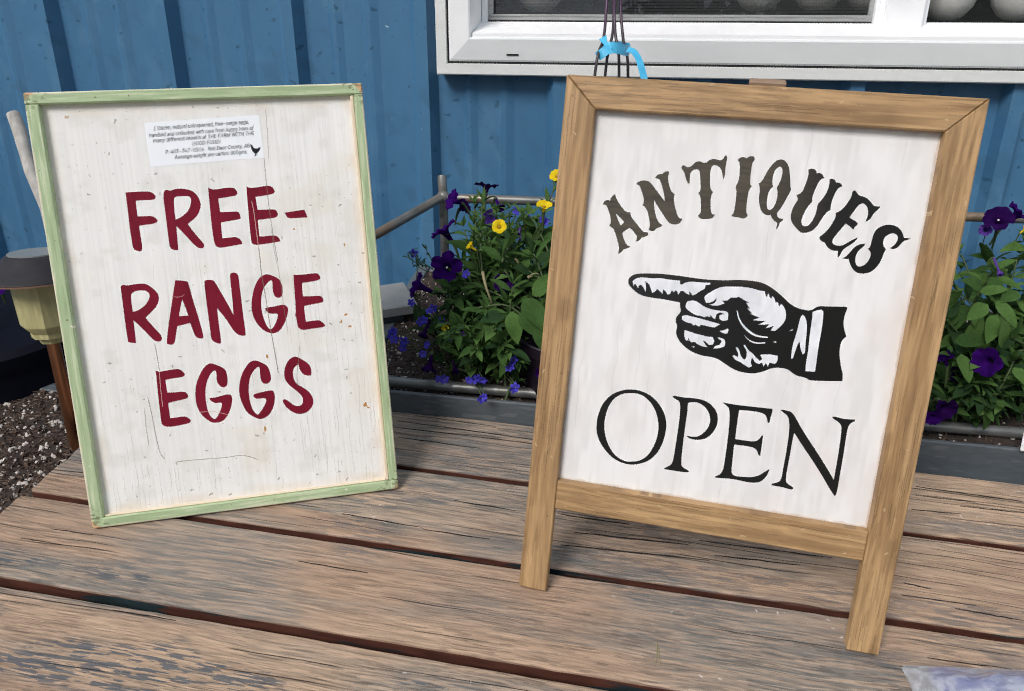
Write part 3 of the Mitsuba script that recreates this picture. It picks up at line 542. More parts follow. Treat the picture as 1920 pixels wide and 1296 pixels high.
HAND_WHITES = [
    "853,3512 873,3542 925,3563 980,3566 1052,3566 1123,3579 1196,3571 1322,3573 1324,3541 1345,3534 1377,3561 1429,3576 1526,3577 1618,3583 1616,3566 1577,3556 1569,3518 1528,3491 1497,3460 1464,3438 1439,3462 1424,3484 1428,3443 1400,3449 1370,3473 1339,3471 1322,3431 1304,3465 1285,3472 1279,3449 1250,3468 1241,3430 1215,3418 1193,3453 1168,3468 1165,3422 1140,3442 1105,3466 1091,3437 1061,3419 1038,3472 1023,3503 979,3530 995,3477 997,3421 969,3464 943,3489 921,3482 916,3449 893,3484 874,3491 868,3462",
    "1419,3373 1479,3393 1535,3372 1583,3341 1648,3323 1738,3315 1798,3321 1828,3301 1835,3233 1786,3218 1753,3232 1744,3268 1777,3286 1798,3289 1748,3301 1716,3279 1710,3227 1691,3234 1660,3263 1659,3239 1627,3249 1607,3233 1570,3243 1516,3245 1459,3271 1414,3303 1405,3339",
    "1384,3220 1418,3236 1482,3227 1555,3218 1619,3207 1764,3183 1716,3143 1672,3144 1617,3151 1581,3156 1566,3131 1528,3149 1507,3137 1487,3158 1446,3158 1408,3172 1388,3188",
    "1429,3081 1475,3073 1549,3054 1604,3051 1659,3040 1707,3046 1733,3007 1722,2968 1687,2959 1652,2988 1620,2997 1641,2967 1673,2934 1619,2936 1571,2954 1542,2973 1507,2964 1469,3011 1480,2975 1451,2981 1429,3025",
    "1756,3043 1787,3047 1824,3037 1842,3003 1838,2965 1797,2941 1732,2928 1750,2958 1792,2977 1804,3016",
    "1769,3114 1808,3124 1840,3146 1853,3143 1850,3101 1825,3092 1798,3099",
    "1517,2923 1553,2923 1540,2914",
    "1577,3428 1590,3461 1626,3488 1674,3525 1715,3550 1774,3564 1852,3571 1917,3578 1919,3578 2006,3576 2094,3559 2141,3560 2162,3509 2171,3505 2178,3546 2197,3504 2215,3492 2220,3520 2244,3500 2259,3457 2279,3468 2298,3425 2315,3454 2356,3410 2377,3353 2374,3290 2340,3231 2295,3180 2253,3179 2279,3233 2239,3209 2203,3196 2235,3241 2185,3230 2129,3223 2196,3268 2137,3261 2072,3262 2132,3292 2087,3305 2032,3326 2059,3324 2000,3372 2031,3367 1984,3425 2018,3429 1963,3449 1925,3468 1902,3479 1883,3463 1830,3461 1824,3452 1802,3426 1754,3421 1779,3396 1730,3368 1674,3361 1634,3365 1672,3375 1698,3410 1696,3441 1680,3417 1660,3396 1622,3382 1601,3380",
    "1904,3342 1919,3326 1935,3273 1978,3214 2037,3166 2104,3124 2167,3113 2236,3113 2238,3101 2160,3097 2098,3107 2032,3142 1972,3195 1928,3263",
    "2011,3103 2051,3066 2107,3046 2168,3044 2218,3058 2220,3044 2153,3029 2091,3035 2038,3069",
    "1947,2965 1964,2972 1992,2929 2007,2884 2046,2852 2064,2882 2059,2947 2017,2997 2029,3006 2077,2949 2114,2931 2150,2894 2194,2862 2217,2884 2190,2922 2227,2934 2287,2940 2357,2935 2363,2885 2344,2850 2291,2857 2280,2813 2257,2848 2237,2808 2222,2848 2190,2829 2154,2838 2116,2889 2111,2833 2129,2798 2101,2780 2053,2802 2006,2828 1960,2840 1928,2878 1944,2887 1982,2871 1981,2909",
    "2426,3194 2461,3219 2455,3204",
    "2290,3067 2323,3078 2321,3064",
    "2527,3372 2556,3348 2584,3279 2592,3172 2596,3090 2605,3000 2587,2979 2558,3031 2539,3101 2525,3081 2512,2997 2501,2927 2484,2924 2478,3048 2497,3178 2505,3270 2510,3342",
    "2614,3409 2657,3432 2689,3440 2710,3425 2720,3350 2723,3224 2720,3079 2725,2915 2726,2823 2667,2820 2638,2816 2629,2902 2632,3022 2623,3157 2620,3320",
]
HEN_OUTLINE = "2322,4423 2338,4424 2348,4400 2368,4376 2394,4375 2418,4388 2434,4389 2429,4369 2408,4339 2388,4321 2379,4315 2375,4302 2393,4303 2367,4294 2353,4287 2359,4298 2369,4313 2349,4328 2334,4351 2326,4387"

# ------------------------------------------------------------------ the setting
rng = np.random.default_rng(7)
g = trimesh.Trimesh([[-150, -150, -0.75], [150, -150, -0.75], [150, 150, -0.75], [-150, 150, -0.75]], [[0, 1, 2], [0, 2, 3]], process=False)
put('', 'ground', g, 'gravel', kind='structure')
# a far row of trees across the yard, mirrored in the window panes and the glossy lettering
tr_ = np.random.default_rng(77); tv, tf, cnt = [], [], 0
for i in range(26):
    az = math.radians(-62 + 128 * (i + 0.35 * tr_.normal()) / 26); dist = 30 + 9 * tr_.random(); hgt = 9.5 + 3.5 * tr_.random()
    if math.radians(-46) < az < math.radians(-9):
        hgt *= 0.25  # gap shaped so the left letters mirror brighter sky
    cx, cy = math.sin(az) * dist, -math.cos(az) * dist
    trunk = tube([[cx, cy, -0.8], [cx, cy, hgt * 0.7]], [0.28, 0.10], 6); tv.append(trunk.vertices); tf.append(trunk.faces + cnt); cnt += len(trunk.vertices)
    n = 700; hh = tr_.random(n); rad = (2.6 + tr_.random()) * np.sqrt(np.clip(np.sin(np.pi * (0.12 + 0.86 * hh)), 0, 1)) * np.sqrt(tr_.random(n)); an = tr_.random(n) * 6.283
    C = np.stack([cx + rad * np.cos(an), cy + rad * np.sin(an), -0.4 + hgt * (0.08 + 0.92 * hh)], 1)
    tri = C[:, None, :] + tr_.normal(0, 0.42, (n, 3, 3)); tv.append(tri.reshape(-1, 3)); tf.append(np.arange(3 * n).reshape(n, 3) + cnt); cnt += 3 * n
put('', 'distant_wood', trimesh.Trimesh(np.vstack(tv), np.vstack(tf), process=False), 'far_foliage')
labels['distant_wood'] = {'label': 'dark far off trees across the yard, mirrored faintly in the window panes', 'category': 'trees', 'kind': 'stuff'}

# ---- the shed wall: ribbed sheets (world = WO + u WU + v WV + n WN)
WM = frame_matrix(WO, WU, WV, WN)
shed = thing('shed_wall', 'blue ribbed metal shed wall with a white framed window, behind both signs', 'wall')
FEET = [-0.790 + 0.2705 * k for k in range(-9, 12)]


def rib_profile(u0, u1):
    pts = []
    for f in FEET:
        for du, dn in ((-0.054, 0), (-0.036, 0.031), (-0.012, 0.031), (0, 0), (0.050, 0), (0.058, 0.0045), (0.066, 0.0045), (0.080, 0), (0.120, 0), (0.128, 0.0045), (0.138, 0.0045), (0.154, 0)):
            pts.append((f + du, dn))
    pts = [p for p in pts if u0 < p[0] < u1]
    return [(u0, 0)] + pts + [(u1, 0)]


def sheet(u0, u1, v0, v1, n_off=0.0):
    pr = np.array(rib_profile(u0, u1)); nv = 26
    vs = np.linspace(v0, v1, nv); rows = []
    for v in vs:
        q = np.zeros((len(pr), 3)); q[:, 0], q[:, 1] = pr[:, 0], v
        q[:, 2] = pr[:, 1] + n_off + 0.0022 * (meshkit.fbm(np.stack([pr[:, 0] * 4, np.full(len(pr), v * 3.1), pr[:, 1] * 0], 1), 2) - 0.5)
        q[:, 0] += 0.0016 * (meshkit.noise(np.stack([pr[:, 0] * 9, np.full(len(pr), v * 6), pr[:, 1] * 0 + 3], 1)) - 0.5)
        rows.append(q)
    m = len(pr); front = np.vstack(rows); back = front - [0, 0, 0.0012]
    V = np.vstack([front, back]); F = []; N = m * nv
    for j in range(nv - 1):
        for i in range(m - 1):
            a = j * m + i
            F += [[a, a + 1, a + m + 1], [a, a + m + 1, a + m], [N + a, N + a + m + 1, N + a + 1], [N + a, N + a + m, N + a + m + 1]]
    return placed(trimesh.Trimesh(V, np.array(F), process=False), WM)


VB, VT = -1.15, 1.75
W_L, W_R, W_B, W_T = 0.0195, 1.62, -0.056, 0.94          # the window's outer edge on the wall
W_L = wall_at(816, 40, 0.045)[0]; W_B = wall_at(1200, 146, 0.045)[1]
for u0, u1, v0, v1 in ((-3.10, -2.10, VB, VT), (-2.10, -1.03, VB, VT), (-1.03, W_L + 0.012, VB, VT), (W_L + 0.012, 1.06, VB, W_B + 0.012), (1.06, W_R + 0.5, VB, W_B + 0.012), (W_R - 0.012, W_R + 0.5, W_B + 0.012, VT), (W_L + 0.012, W_R - 0.012, W_T - 0.01, VT)):
    put(shed, 'siding_panel', sheet(u0, u1, v0, v1), 'blue_siding', smooth=False)


def wbox(u0, u1, v0, v1, n0, n1, c=0.0015):
    return placed(chamfer_box(u0, u1, v0, v1, n0, n1, c), WM)


def wprism(poly_un, v0, v1):
    """A profile in (u, n) running up the wall; mitres come from the caller."""
    m = prism(poly_un, v0, v1); V = m.vertices.copy(); m.vertices = V[:, [0, 2, 1]]; m.invert(); return placed(m, WM)


def mitred(side, a, b, prof):
    """A frame member: PROF is a list of (inset from the outer edge, n); the ends are mitred. side: 'b' bottom, 't' top, 'l' left, 'r' right."""
    L, R, B, Tp = a[0], b[0], a[1], b[1]; ring0, ring1 = [], []
    for ins, n in prof:
        if side == 'b':
            ring0.append((L + ins, B + ins, n)); ring1.append((R - ins, B + ins, n))
        elif side == 't':
            ring0.append((R - ins, Tp - ins, n)); ring1.append((L + ins, Tp - ins, n))
        elif side == 'l':
            ring0.append((L + ins, Tp - ins, n)); ring1.append((L + ins, B + ins, n))
        else:
            ring0.append((R - ins, B + ins, n)); ring1.append((R - ins, Tp - ins, n))
    k = len(prof); V = np.array(ring0 + ring1); F = []
    for i in range(k):
        j = (i + 1) % k
        F += [[i, k + i, k + j], [i, k + j, j]]
    tri = trimesh.creation.triangulate_polygon(Polygon(prof), engine='earcut')
    for t in tri[1]:
        idx = [int(np.argmin(np.sum((np.array(prof) - tri[0][q]) ** 2, 1))) for q in t]
        F += [[idx[0], idx[1], idx[2]], [k + idx[0], k + idx[2], k + idx[1]]]
    m = trimesh.Trimesh(V, np.array(F), process=False); trimesh.repair.fix_normals(m)
    return placed(m, WM)


win = f'{shed}__window'
o0, o1 = (W_L, W_B), (W_R, W_T)
i_trim = wall_at(1200, 119.5, 0.045)[1] - W_B            # the outer trim's width
for s in 'blrt':
    put(shed, 'window__trim', mitred(s, o0, o1, [(0, -0.006), (0, 0.044), (0.002, 0.046), (i_trim - 0.0045, 0.046), (i_trim - 0.0035, 0.030), (i_trim - 0.0035, -0.006)]), 'trim_white')
put(shed, 'window__seal', cat(mitred(s, (W_L + i_trim - 0.0045, W_B + i_trim - 0.0045), (W_R - i_trim + 0.0045, W_T - i_trim + 0.0045), [(0, 0.0), (0, 0.039), (0.0055, 0.039), (0.0055, 0.0)]) for s in 'blrt'), 'rubber_black')
fw = wall_at(1200, 73, 0.045)[1] - W_B                   # where the flat face ends and the reveal begins
f0, f1 = (W_L + i_trim, W_B + i_trim), (W_R - i_trim, W_T - i_trim)
fi = fw - i_trim
for s in 'blrt':
    put(shed, 'window__frame', mitred(s, f0, f1, [(0, 0.0), (0, 0.041), (0.003, 0.044), (fi - 0.003, 0.046), (fi, 0.043), (fi + 0.006, -0.060), (fi + 0.006, -0.075), (0.0, -0.075)]), 'window_white_shaded' if s == 'b' else 'window_white')
s_in = i_trim + fi + 0.006                               # the opening
SL, SB, SR, ST = W_L + s_in, W_B + s_in, W_R - s_in, W_T - s_in
# the sill inside the reveal is a separate clean white strip
VK = wall_at(1200, 42, -0.05)[1]                         # the sill rises towards the panes
put(shed, 'window__sill', placed(trimesh.convex.convex_hull(np.array([(u, v, n) for u in (SL - 0.003, SR + 0.003) for v, n in ((SB - 0.006, 0.0405), (SB + 0.0012, 0.0405), (VK, -0.044), (VK, -0.0744), (SB - 0.006, -0.0744))])), WM), 'window_white')
MU0, MU1 = wall_at(1655, 30, -0.03)[0], wall_at(1727, 30, -0.03)[0]
put(shed, 'window__mullion', cat([wbox(MU0, MU1, SB + 0.0012, ST, -0.074, -0.012, 0.002), wbox(MU0 - 0.006, MU1 + 0.006, SB + 0.0010, ST, -0.0745, -0.030, 0.002)]), 'window_white')
# the slim sash strips beside each pane
for u0, u1 in ((SL, SL + 0.010), (MU0 - 0.013, MU0 - 0.006), (MU1 + 0.006, MU1 + 0.012), (SR - 0.010, SR)):
    put(shed, 'window__sash', wbox(u0, u1, SB + 0.001, ST, -0.073, -0.034, 0.001), 'window_white')
put(shed, 'window__sash', wbox(MU1 + 0.012, SR - 0.010, VK - 0.004, VK + 0.002, -0.073, -0.046, 0.0006), 'window_white')
# the sliding screen in the left opening
sc_t = wall_at(1250, 27.5, -0.05)[1]
put(shed, 'window__screen_frame', cat([wbox(SL + 0.010, MU0 - 0.013, VK + 0.0022, sc_t, -0.058, -0.048, 0.001), wbox(SL + 0.010, SL + 0.020, sc_t, ST, -0.058, -0.048, 0.001), wbox(MU0 - 0.021, MU0 - 0.013, sc_t, ST, -0.058, -0.048, 0.001),
                                       wbox(SL + 0.010, MU0 - 0.013, sc_t - 0.0045, sc_t - 0.003, -0.0485, -0.0465, 0.0004)]), 'dull_aluminium')
put(shed, 'window__track', wbox(SL + 0.008, MU0 - 0.010, VK - 0.001, VK + 0.0022, -0.060, -0.046, 0.0004), 'rubber_black')
wires = [wbox(SL + 0.020, MU0 - 0.021, v, v + 0.00055, -0.0535, -0.0530, 0.0001) for v in np.arange(sc_t + 0.0012, sc_t + 0.20, 0.0026)]
put(shed, 'window__insect_screen', cat(wires), 'screen_wire', kind='stuff')
for u0, u1, n in ((SL + 0.010, MU0 - 0.013, -0.064), (MU1 + 0.012, SR - 0.010, -0.056)):
    pane = placed(trimesh.Trimesh([[u0, SB, n], [u1, SB, n], [u1, ST, n], [u0, ST, n]], [[0, 1, 2], [0, 2, 3]], process=False), WM)
    put(shed, 'window__pane', pane, 'pane_glass')
# weep slot in the flat face
wu, wv = wall_at(961, 103, 0.045)
put(shed, 'window__weep_slot', wbox(wu - 0.0115, wu + 0.0115, wv - 0.0017, wv + 0.0017, 0.043, 0.0462, 0.0003), 'rubber_black')
# the dim room behind the panes
room = []
for b in ((SL - 0.25, SR + 0.25, SB - 0.05, SB - 0.012, -0.95, -0.0755), (SL - 0.25, SR + 0.25, ST + 0.02, ST + 0.05, -0.95, -0.0755), (SL - 0.28, SL - 0.25, SB - 0.05, ST + 0.05, -0.95, -0.0755),
          (SR + 0.25, SR + 0.28, SB - 0.05, ST + 0.05, -0.95, -0.0755), (SL - 0.28, SR + 0.28, SB - 0.05, ST + 0.05, -0.98, -0.95)):
    room.append(wbox(*b))
put(shed, 'room', cat(room), 'room_dark')
# white vases on the inside ledge
for px, dark_label in ((1012, 'pale rounded vase behind the insect screen, at the left end of the window'), (1420, 'pale rounded vase behind the insect screen, left of the darkest gap'), (1530, 'pale rounded vase behind the insect screen, middle of the three by the mullion'),
                       (1628, 'pale rounded vase behind the insect screen, right beside the white mullion'), (1772, 'white rounded vase behind the clear right-hand pane, nearest the mullion'), (1908, 'white rounded vase behind the clear right-hand pane, at the right picture edge')):
    k = thing('vase', dark_label, 'vase', 'vases on the window ledge')
    cu, _ = wall_at(px, 20, -0.15); cn = -0.15
    prof = [(0.012, 0.0), (0.020, 0.001), (0.034, 0.010), (0.046, 0.026), (0.053, 0.048), (0.054, 0.070), (0.048, 0.095), (0.034, 0.118), (0.024, 0.132), (0.026, 0.150), (0.022, 0.150), (0.019, 0.134)]
    vz = wall_at(px, 40 if px > 1700 else 22, cn)[1]
    m = lathe(prof, 36); m.vertices = m.vertices[:, [0, 2, 1]] * [1, 1, -1]; trimesh.repair.fix_normals(m)
    m.apply_translation([cu, vz, cn]); scene[k] = mikit.ply(placed(m, WM), 'milk_glass', smooth=True)
    # ledge the vase stands on
put(shed, 'inner_ledge', wbox(SL - 0.2, SR + 0.2, SB - 0.012, wall_at(1800, 41, -0.15)[1] - 0.0005, -0.24, -0.0755), 'room_dark')

# ------------------------------------------------------------------ the plank table
table = thing('plank_table', 'weathered brown plank table top carrying both signs', 'table')
TZ = -0.0038                                              # the top's height: the signs' lower front edges clear it by this much
EDGES = [(a * 1.00576, b * 1.00576) for a, b in [(0.812 + 0.0055, 0.9455), (0.664 + 0.0045, 0.812 - 0.0032), (0.5255 + 0.0055, 0.664 - 0.0042), (0.375, 0.5255 - 0.0052), (0.232, 0.364)]]
for k, (e0, e1) in enumerate(EDGES):
    r2 = np.random.default_rng(40 + k)
    L0, L1 = (-0.737, -0.751, -0.756, -0.746, -0.75)[k], 1.35
    n = 150; a = np.linspace(L0, L1, n); th = 0.036; rad = 0.0042
    half = []
    sec = [(0, -th)] + [(0, -rad)] + [(rad * (1 - math.cos(t)), -rad + rad * math.sin(t)) for t in (0.4, 0.8, 1.2)] + [(rad, 0)]
    w = e1 - e0; inner = [(w * t, 0) for t in np.linspace(0.08, 0.92, 12)]
    prof = sec + inner + [(w - x, z) for x, z in sec[::-1]]
    rows = []
    for x in a:
        wob0 = 0.0030 * (meshkit.fbm(np.array([[x * 9, k * 7.1, 0.3]]), 3)[0] - 0.5) + 0.0014 * (meshkit.noise(np.array([[x * 60, k * 3.3, 1.7]]))[0] - 0.5)
        wob1 = 0.0030 * (meshkit.fbm(np.array([[x * 9, k * 7.1, 5.3]]), 3)[0] - 0.5) + 0.0014 * (meshkit.noise(np.array([[x * 60, k * 3.3, 6.7]]))[0] - 0.5)
        row = []
        for y, z in prof:
            t = y / w; yy = e0 + y + wob0 * (1 - t) + wob1 * t
            zz = z + (0.0011 * (meshkit.fbm(np.array([[x * 4, yy * 30, k * 2.0]]), 2)[0] - 0.5) if z > -0.01 else 0)
            row.append(PD * x + PE * yy + np.array([0, 0, zz + TZ]))
        rows.append(row)
    m = len(prof); V = np.array(rows).reshape(-1, 3)
    if k in (0, 1, 2):      # slightly ragged sawn ends
        V[:m] += PD * (0.0016 * r2.normal(size=m))[:, None]
    F = []
    for i in range(n - 1):
        for j in range(m):
            p0, p1 = i * m + j, i * m + (j + 1) % m
            F += [[p0, p0 + m, p1 + m], [p0, p1 + m, p1]]
    c0 = len(V); V = np.vstack([V, V[:m].mean(0), V[-m:].mean(0)])
    for j in range(m):
        F += [[c0, j, (j + 1) % m], [c0 + 1, (n - 1) * m + (j + 1) % m, (n - 1) * m + j]]
    pm = trimesh.Trimesh(V, np.array(F), process=False)
    if pm.volume < 0:
        pm.invert()
    put(table, 'plank', pm, 'plank_wood', smooth=50)


def pbox(a0, a1, e0, e1, z0, z1, c=0.002):
    return placed(chamfer_box(a0, a1, e0, e1, z0, z1, c), frame_matrix([0, 0, 0], PD, PE, [0, 0, 1]))


for a0 in (-0.55, 0.30, 1.10):
    put(table, 'batten', pbox(a0, a0 + 0.085, 0.235, 0.940, -0.082, -0.0403), 'plank_wood')
for a0 in (-0.60, 1.22):
    for e0 in (0.25, 0.86):
        put(table, 'leg', pbox(a0, a0 + 0.07, e0, e0 + 0.07, -0.748, -0.0825), 'plank_wood')

# long drying checks that stand out in the boards
CRACKS = [(745, 787, 998, 826, 1.3), (752, 804, 998, 831, 1.0), (745, 819, 900, 842, 0.8), (780, 779, 930, 801, 0.8), (852, 937, 966, 960, 1.1), (642, 962, 790, 992, 1.3), (790, 992, 918, 1012, 1.2), (1046, 963, 1180, 985, 1.4), (1076, 1002, 1290, 1018, 1.7), (1050, 1027, 1330, 1046, 1.5),
          (1310, 1015, 1560, 1046, 1.5), (1340, 1043, 1440, 1053, 1.2), (1717, 911, 1918, 943, 1.5), (1717, 930, 1830, 942, 1.1), (1709, 957, 1800, 963, 0.9), (1800, 950, 1920, 962, 1.1), (1692, 1091, 1745, 1107, 1.1), (1690, 1116, 1830, 1136, 0.9), (1790, 1140, 1920, 1166, 1.1), (1380, 1046, 1500, 1060, 1.0),
          (212, 1145, 330, 1163, 0.8), (95, 992, 175, 1003, 0.8), (40, 1010, 120, 1022, 0.7), (1060, 1076, 1160, 1092, 0.8), (560, 1052, 690, 1075, 0.8), (1740, 1236, 1900, 1254, 0.8)]
for n_, (xa, ya, xb, yb, wd) in enumerate(CRACKS):
    A_, B_ = at_z(xa, ya, TZ), at_z(xb, yb, TZ); r2 = np.random.default_rng(900 + n_)
    a0, a1 = A_ @ PD, B_ @ PD; em = (A_ @ PE + B_ @ PE) / 2; t = np.linspace(0, 1, 22)
    mid = em + (B_ @ PE - A_ @ PE) * 0.5 * (t - 0.5) + 0.0016 * (meshkit.fbm(np.stack([t * 5, t * 0 + n_, t * 0], 1), 3) - 0.5)
    w_ = 0.00055 * wd * np.sin(np.pi * np.clip(t, 0.02, 0.98)) ** 0.5 * (0.5 + meshkit.noise(np.stack([t * 14, t * 0 + n_, t * 0 + 4], 1)))
    xs = a0 + (a1 - a0) * t
    poly = np.vstack([np.stack([xs, mid - w_], 1), np.stack([xs, mid + w_], 1)[::-1]])
    m_ = prism(Polygon(poly).buffer(0.00002), TZ - 0.0006, TZ + 0.00075) if Polygon(poly).is_valid else prism(LineString(np.stack([xs, mid], 1)).buffer(0.0004), TZ - 0.0006, TZ + 0.00075)
    put(table, 'check_crack', placed(m_, frame_matrix([0, 0, 0], PD, PE, [0, 0, 1])), 'check_dark')

# ------------------------------------------------------------------ the planters, soil, rails
planter = thing('raised_planter', 'grey painted planter box of flowers along the back of the table', 'planter')
bo = at_z(734, 734.6, 0.032)


def bbox(a0, a1, e0, e1, z0, z1, c=0.0015):
    """A board in the planter's frame: a along it from the left reference, e back from the front board's face."""
    return placed(chamfer_box(a0, a1, e0, e1, z0, z1, c), frame_matrix([bo[0], bo[1], 0], BD, BE, [0, 0, 1]))


for k in range(5):
    z1 = 0.032 - k * 0.146
    put(planter, 'front_board', bbox(-0.06, 1.60, 0.0, 0.0065, z1 - 0.140, z1), 'grey_board')
put(planter, 'back_board', bbox(-0.06, 1.60, 0.475, 0.495, -0.70, 0.020), 'grey_board')
put(planter, 'end_board', bbox(-0.084, -0.062, -0.0, 0.495, -0.70, 0.022), 'grey_board')
put(planter, 'corner_post', bbox(-0.060, -0.010, 0.022, 0.070, -0.72, 0.018), 'grey_board')


def soil_sheet(a0, a1, e0, e1, z, org, d, e, nx, ny, amp, seed):
    A, B = np.meshgrid(np.linspace(a0, a1, nx), np.linspace(e0, e1, ny), indexing='ij')
    P = org + A[..., None] * d + B[..., None] * e
    P[..., 2] = z + amp * (meshkit.fbm(np.stack([A * 22, B * 22, A * 0 + seed], -1), 4) - 0.5) * 2 + amp * 1.1 * (meshkit.noise(np.stack([A * 6, B * 6, A * 0 + seed + 9], -1)) - 0.5)
    V = P.reshape(-1, 3); F = []
    for i in range(nx - 1):
        for j in range(ny - 1):
            q = i * ny + j
            F += [[q, q + ny, q + ny + 1], [q, q + ny + 1, q + 1]]
    return trimesh.Trimesh(V, np.array(F), process=False), P


def grains(n, P, r, size, flat, seed, prefer=None):
    """Many small crumbs lying on the soil grid P."""
    base = trimesh.creation.icosphere(subdivisions=0); bv, bf = np.array(base.vertices), np.array(base.faces)
    V, F = [], []; q = r.random((n, 2)) if prefer is None else prefer(r, n)
    nx, ny = P.shape[:2]
    for k in range(n):
        fx, fy = q[k, 0] * (nx - 1.001), q[k, 1] * (ny - 1.001); i, j = int(fx), int(fy)
        c = P[i, j] * (1 - fx + i) * (1 - fy + j) + P[i + 1, j] * (fx - i) * (1 - fy + j) + P[i, j + 1] * (1 - fx + i) * (fy - j) + P[i + 1, j + 1] * (fx - i) * (fy - j)
        s = size[0] + (size[1] - size[0]) * r.random() ** 2.2
        sc = s * np.array([1, 0.55 + 0.45 * r.random(), 0.45 + 0.4 * r.random()]) * (np.array([1.5, 0.45, 0.25]) if flat else 1)
        ax = r.normal(size=3); ax /= np.linalg.norm(ax)
        R = trimesh.transformations.rotation_matrix(r.random() * 6.28, ax)[:3, :3]
        V.append((bv * (1 + 0.25 * r.normal(size=(12, 1))) * sc) @ R.T + c + [0, 0, s * 0.25]); F.append(bf + 12 * k)
    return trimesh.Trimesh(np.vstack(V), np.vstack(F), process=False)


o3 = np.array([bo[0], bo[1], 0])
sm, P1 = soil_sheet(-0.06, 1.55, 0.0070, 0.474, 0.019, o3, BD, BE, 150, 50, 0.007, 1)
put('', 'planter_soil', sm, 'soil', smooth=True, kind='structure')
pp = lambda r, n: np.stack([r.random(n) ** 1.5 * 0.95, r.random(n) ** 1.6], 1)
tag = lambda key, text, c: labels.update({key: {'label': text, 'category': c, 'kind': 'stuff'}})
k = put('', 'perlite', grains(2300, P1, np.random.default_rng(3), (0.0010, 0.0034), False, 0, pp), 'perlite'); tag(k, 'white perlite crumbs scattered in the soil under the flowers', 'perlite')
k = put('', 'bark_mulch', grains(4200, P1, np.random.default_rng(4), (0.0018, 0.0055), True, 0, pp), 'bark'); tag(k, 'dark bark and peat bits on the soil under the flowers', 'mulch')

# a pale scrape on the third plank and loose crumbs on the table
for pts in (((1231, 1204), (1232, 1222), (1229, 1243)), ((1234, 1212), (1236, 1230), (1237, 1250))):
    P = [at_z(*q, -0.0028) for q in pts]
    put(table, 'scrape', tube(curve(P, 6), 0.0005, 5), 'dry_stem')
# the second bed, left of the table
bed = thing('garden_bed_box', 'low wooden bed full of dark soil beside the left end of the table', 'planter')
c0 = at_z(70, 985, -0.045); bo2 = np.array([0, 0, 0.0])
LA = -0.764                                              # its side board stands against the table's sawn ends


def lbox(a0, a1, e0, e1, z0, z1, c=0.002):
    return pbox(a0, a1, e0, e1, z0, z1, c)


put(bed, 'side_board', lbox(LA - 0.016, LA, 0.02, 1.02, -0.60, -0.040), 'grey_board')
rim = at_z(50, 731, -0.035); re = rim @ PE
put(bed, 'back_board', lbox(-1.75, LA + 0.10, re, re + 0.022, -0.60, -0.030), 'grey_board')
put(bed, 'far_board', lbox(-1.77, -1.75, 0.02, re, -0.60, -0.04), 'grey_board')
put(bed, 'front_board', lbox(-1.75, LA - 0.016, 0.0, 0.02, -0.60, -0.04), 'grey_board')
sm, P2 = soil_sheet(-1.75, LA + 0.30, 0.02, re - 0.001, -0.034, np.zeros(3), PD, PE, 130, 110, 0.010, 4)
put('', 'bed_soil', sm, 'soil', smooth=True, kind='structure')
pq = lambda r, n: np.stack([0.42 + 0.58 * r.random(n), 0.42 + 0.58 * r.random(n)], 1)
k = put('', 'perlite', grains(4600, P2, np.random.default_rng(5), (0.0009, 0.0050), False, 0, pq), 'perlite'); tag(k, 'white perlite crumbs in the dark soil left of the table', 'perlite')
k = put('', 'bark_mulch', grains(15000, P2, np.random.default_rng(6), (0.0020, 0.0062), True, 0, pq), 'bark'); tag(k, 'dark bark and peat bits in the soil left of the table', 'mulch')

# grey board end seen behind the egg sign's right edge
shelf = thing('bench_end', 'pale grey weathered board end sticking out right of the egg sign', 'bench')
dsh = 1.36
c_a, c_b, c_c = at(716, 580, dsh), at(781, 571, dsh + 0.02), at(818, 557, dsh + 0.13)
ux = c_b - c_a; ux[2] = 0; ux /= np.linalg.norm(ux); uy = np.array([-ux[1], ux[0], 0])
put(shelf, 'top_board', placed(chamfer_box(-0.30, 0.064, 0, 0.10, -0.019, 0.0, 0.002), frame_matrix(c_a, ux, uy, [0, 0, 1])), 'pale_board')
put(shelf, 'leg_board', placed(chamfer_box(-0.28, 0.040, 0.012, 0.034, -0.85, -0.0195, 0.002), frame_matrix(c_a, ux, uy, [0, 0, 1])), 'grey_board')

# pipe frame
rail = thing('pipe_frame', 'grey galvanised pipe frame with a corner post around the planter', 'pipe frame')
zp = 0.029
fl, fr = at_z(735, 716, zp), at_z(1912, 812, zp)
fd = (fr - fl) / np.linalg.norm(fr - fl)
put(rail, 'front_rail', tube([fl - fd * 0.10, fl + fd * 0.3, fr - fd * 0.2, fr + fd * 0.45], 0.0081, 20), 'galvanised_pipe', smooth=40)
dj = 1.44
pj = at(831, 368, dj)
post_top = at(828.5, 330, dj)
base = pj.copy(); base[2] = 0.0
put(rail, 'corner_post', tube([base, pj, post_top + [0, 0, 0.0]], 0.0083, 20), 'galvanised_pipe', smooth=40)
pb = at(1835, 408, 1.37)
bd_ = (pb - at(900, 374, dj)); bd_ /= np.linalg.norm(bd_)
p900 = at(850, 371.5, dj)
put(rail, 'back_rail', tube([p900 - bd_ * 0.02, p900 + bd_ * 0.5, p900 + bd_ * 1.6], 0.0081, 20), 'galvanised_pipe', smooth=40)
pe = at(600, 487, 1.20)
put(rail, 'side_rail', tube([pj + [0.0, 0, 0.0], at(705, 440, 1.325), pe], 0.0081, 20), 'galvanised_pipe', smooth=40)
jj = trimesh.creation.icosphere(subdivisions=2, radius=0.0118); jj.apply_translation(pj + [0, 0, -0.001])
put(rail, 'elbow', jj, 'galvanised_pipe', smooth=True)

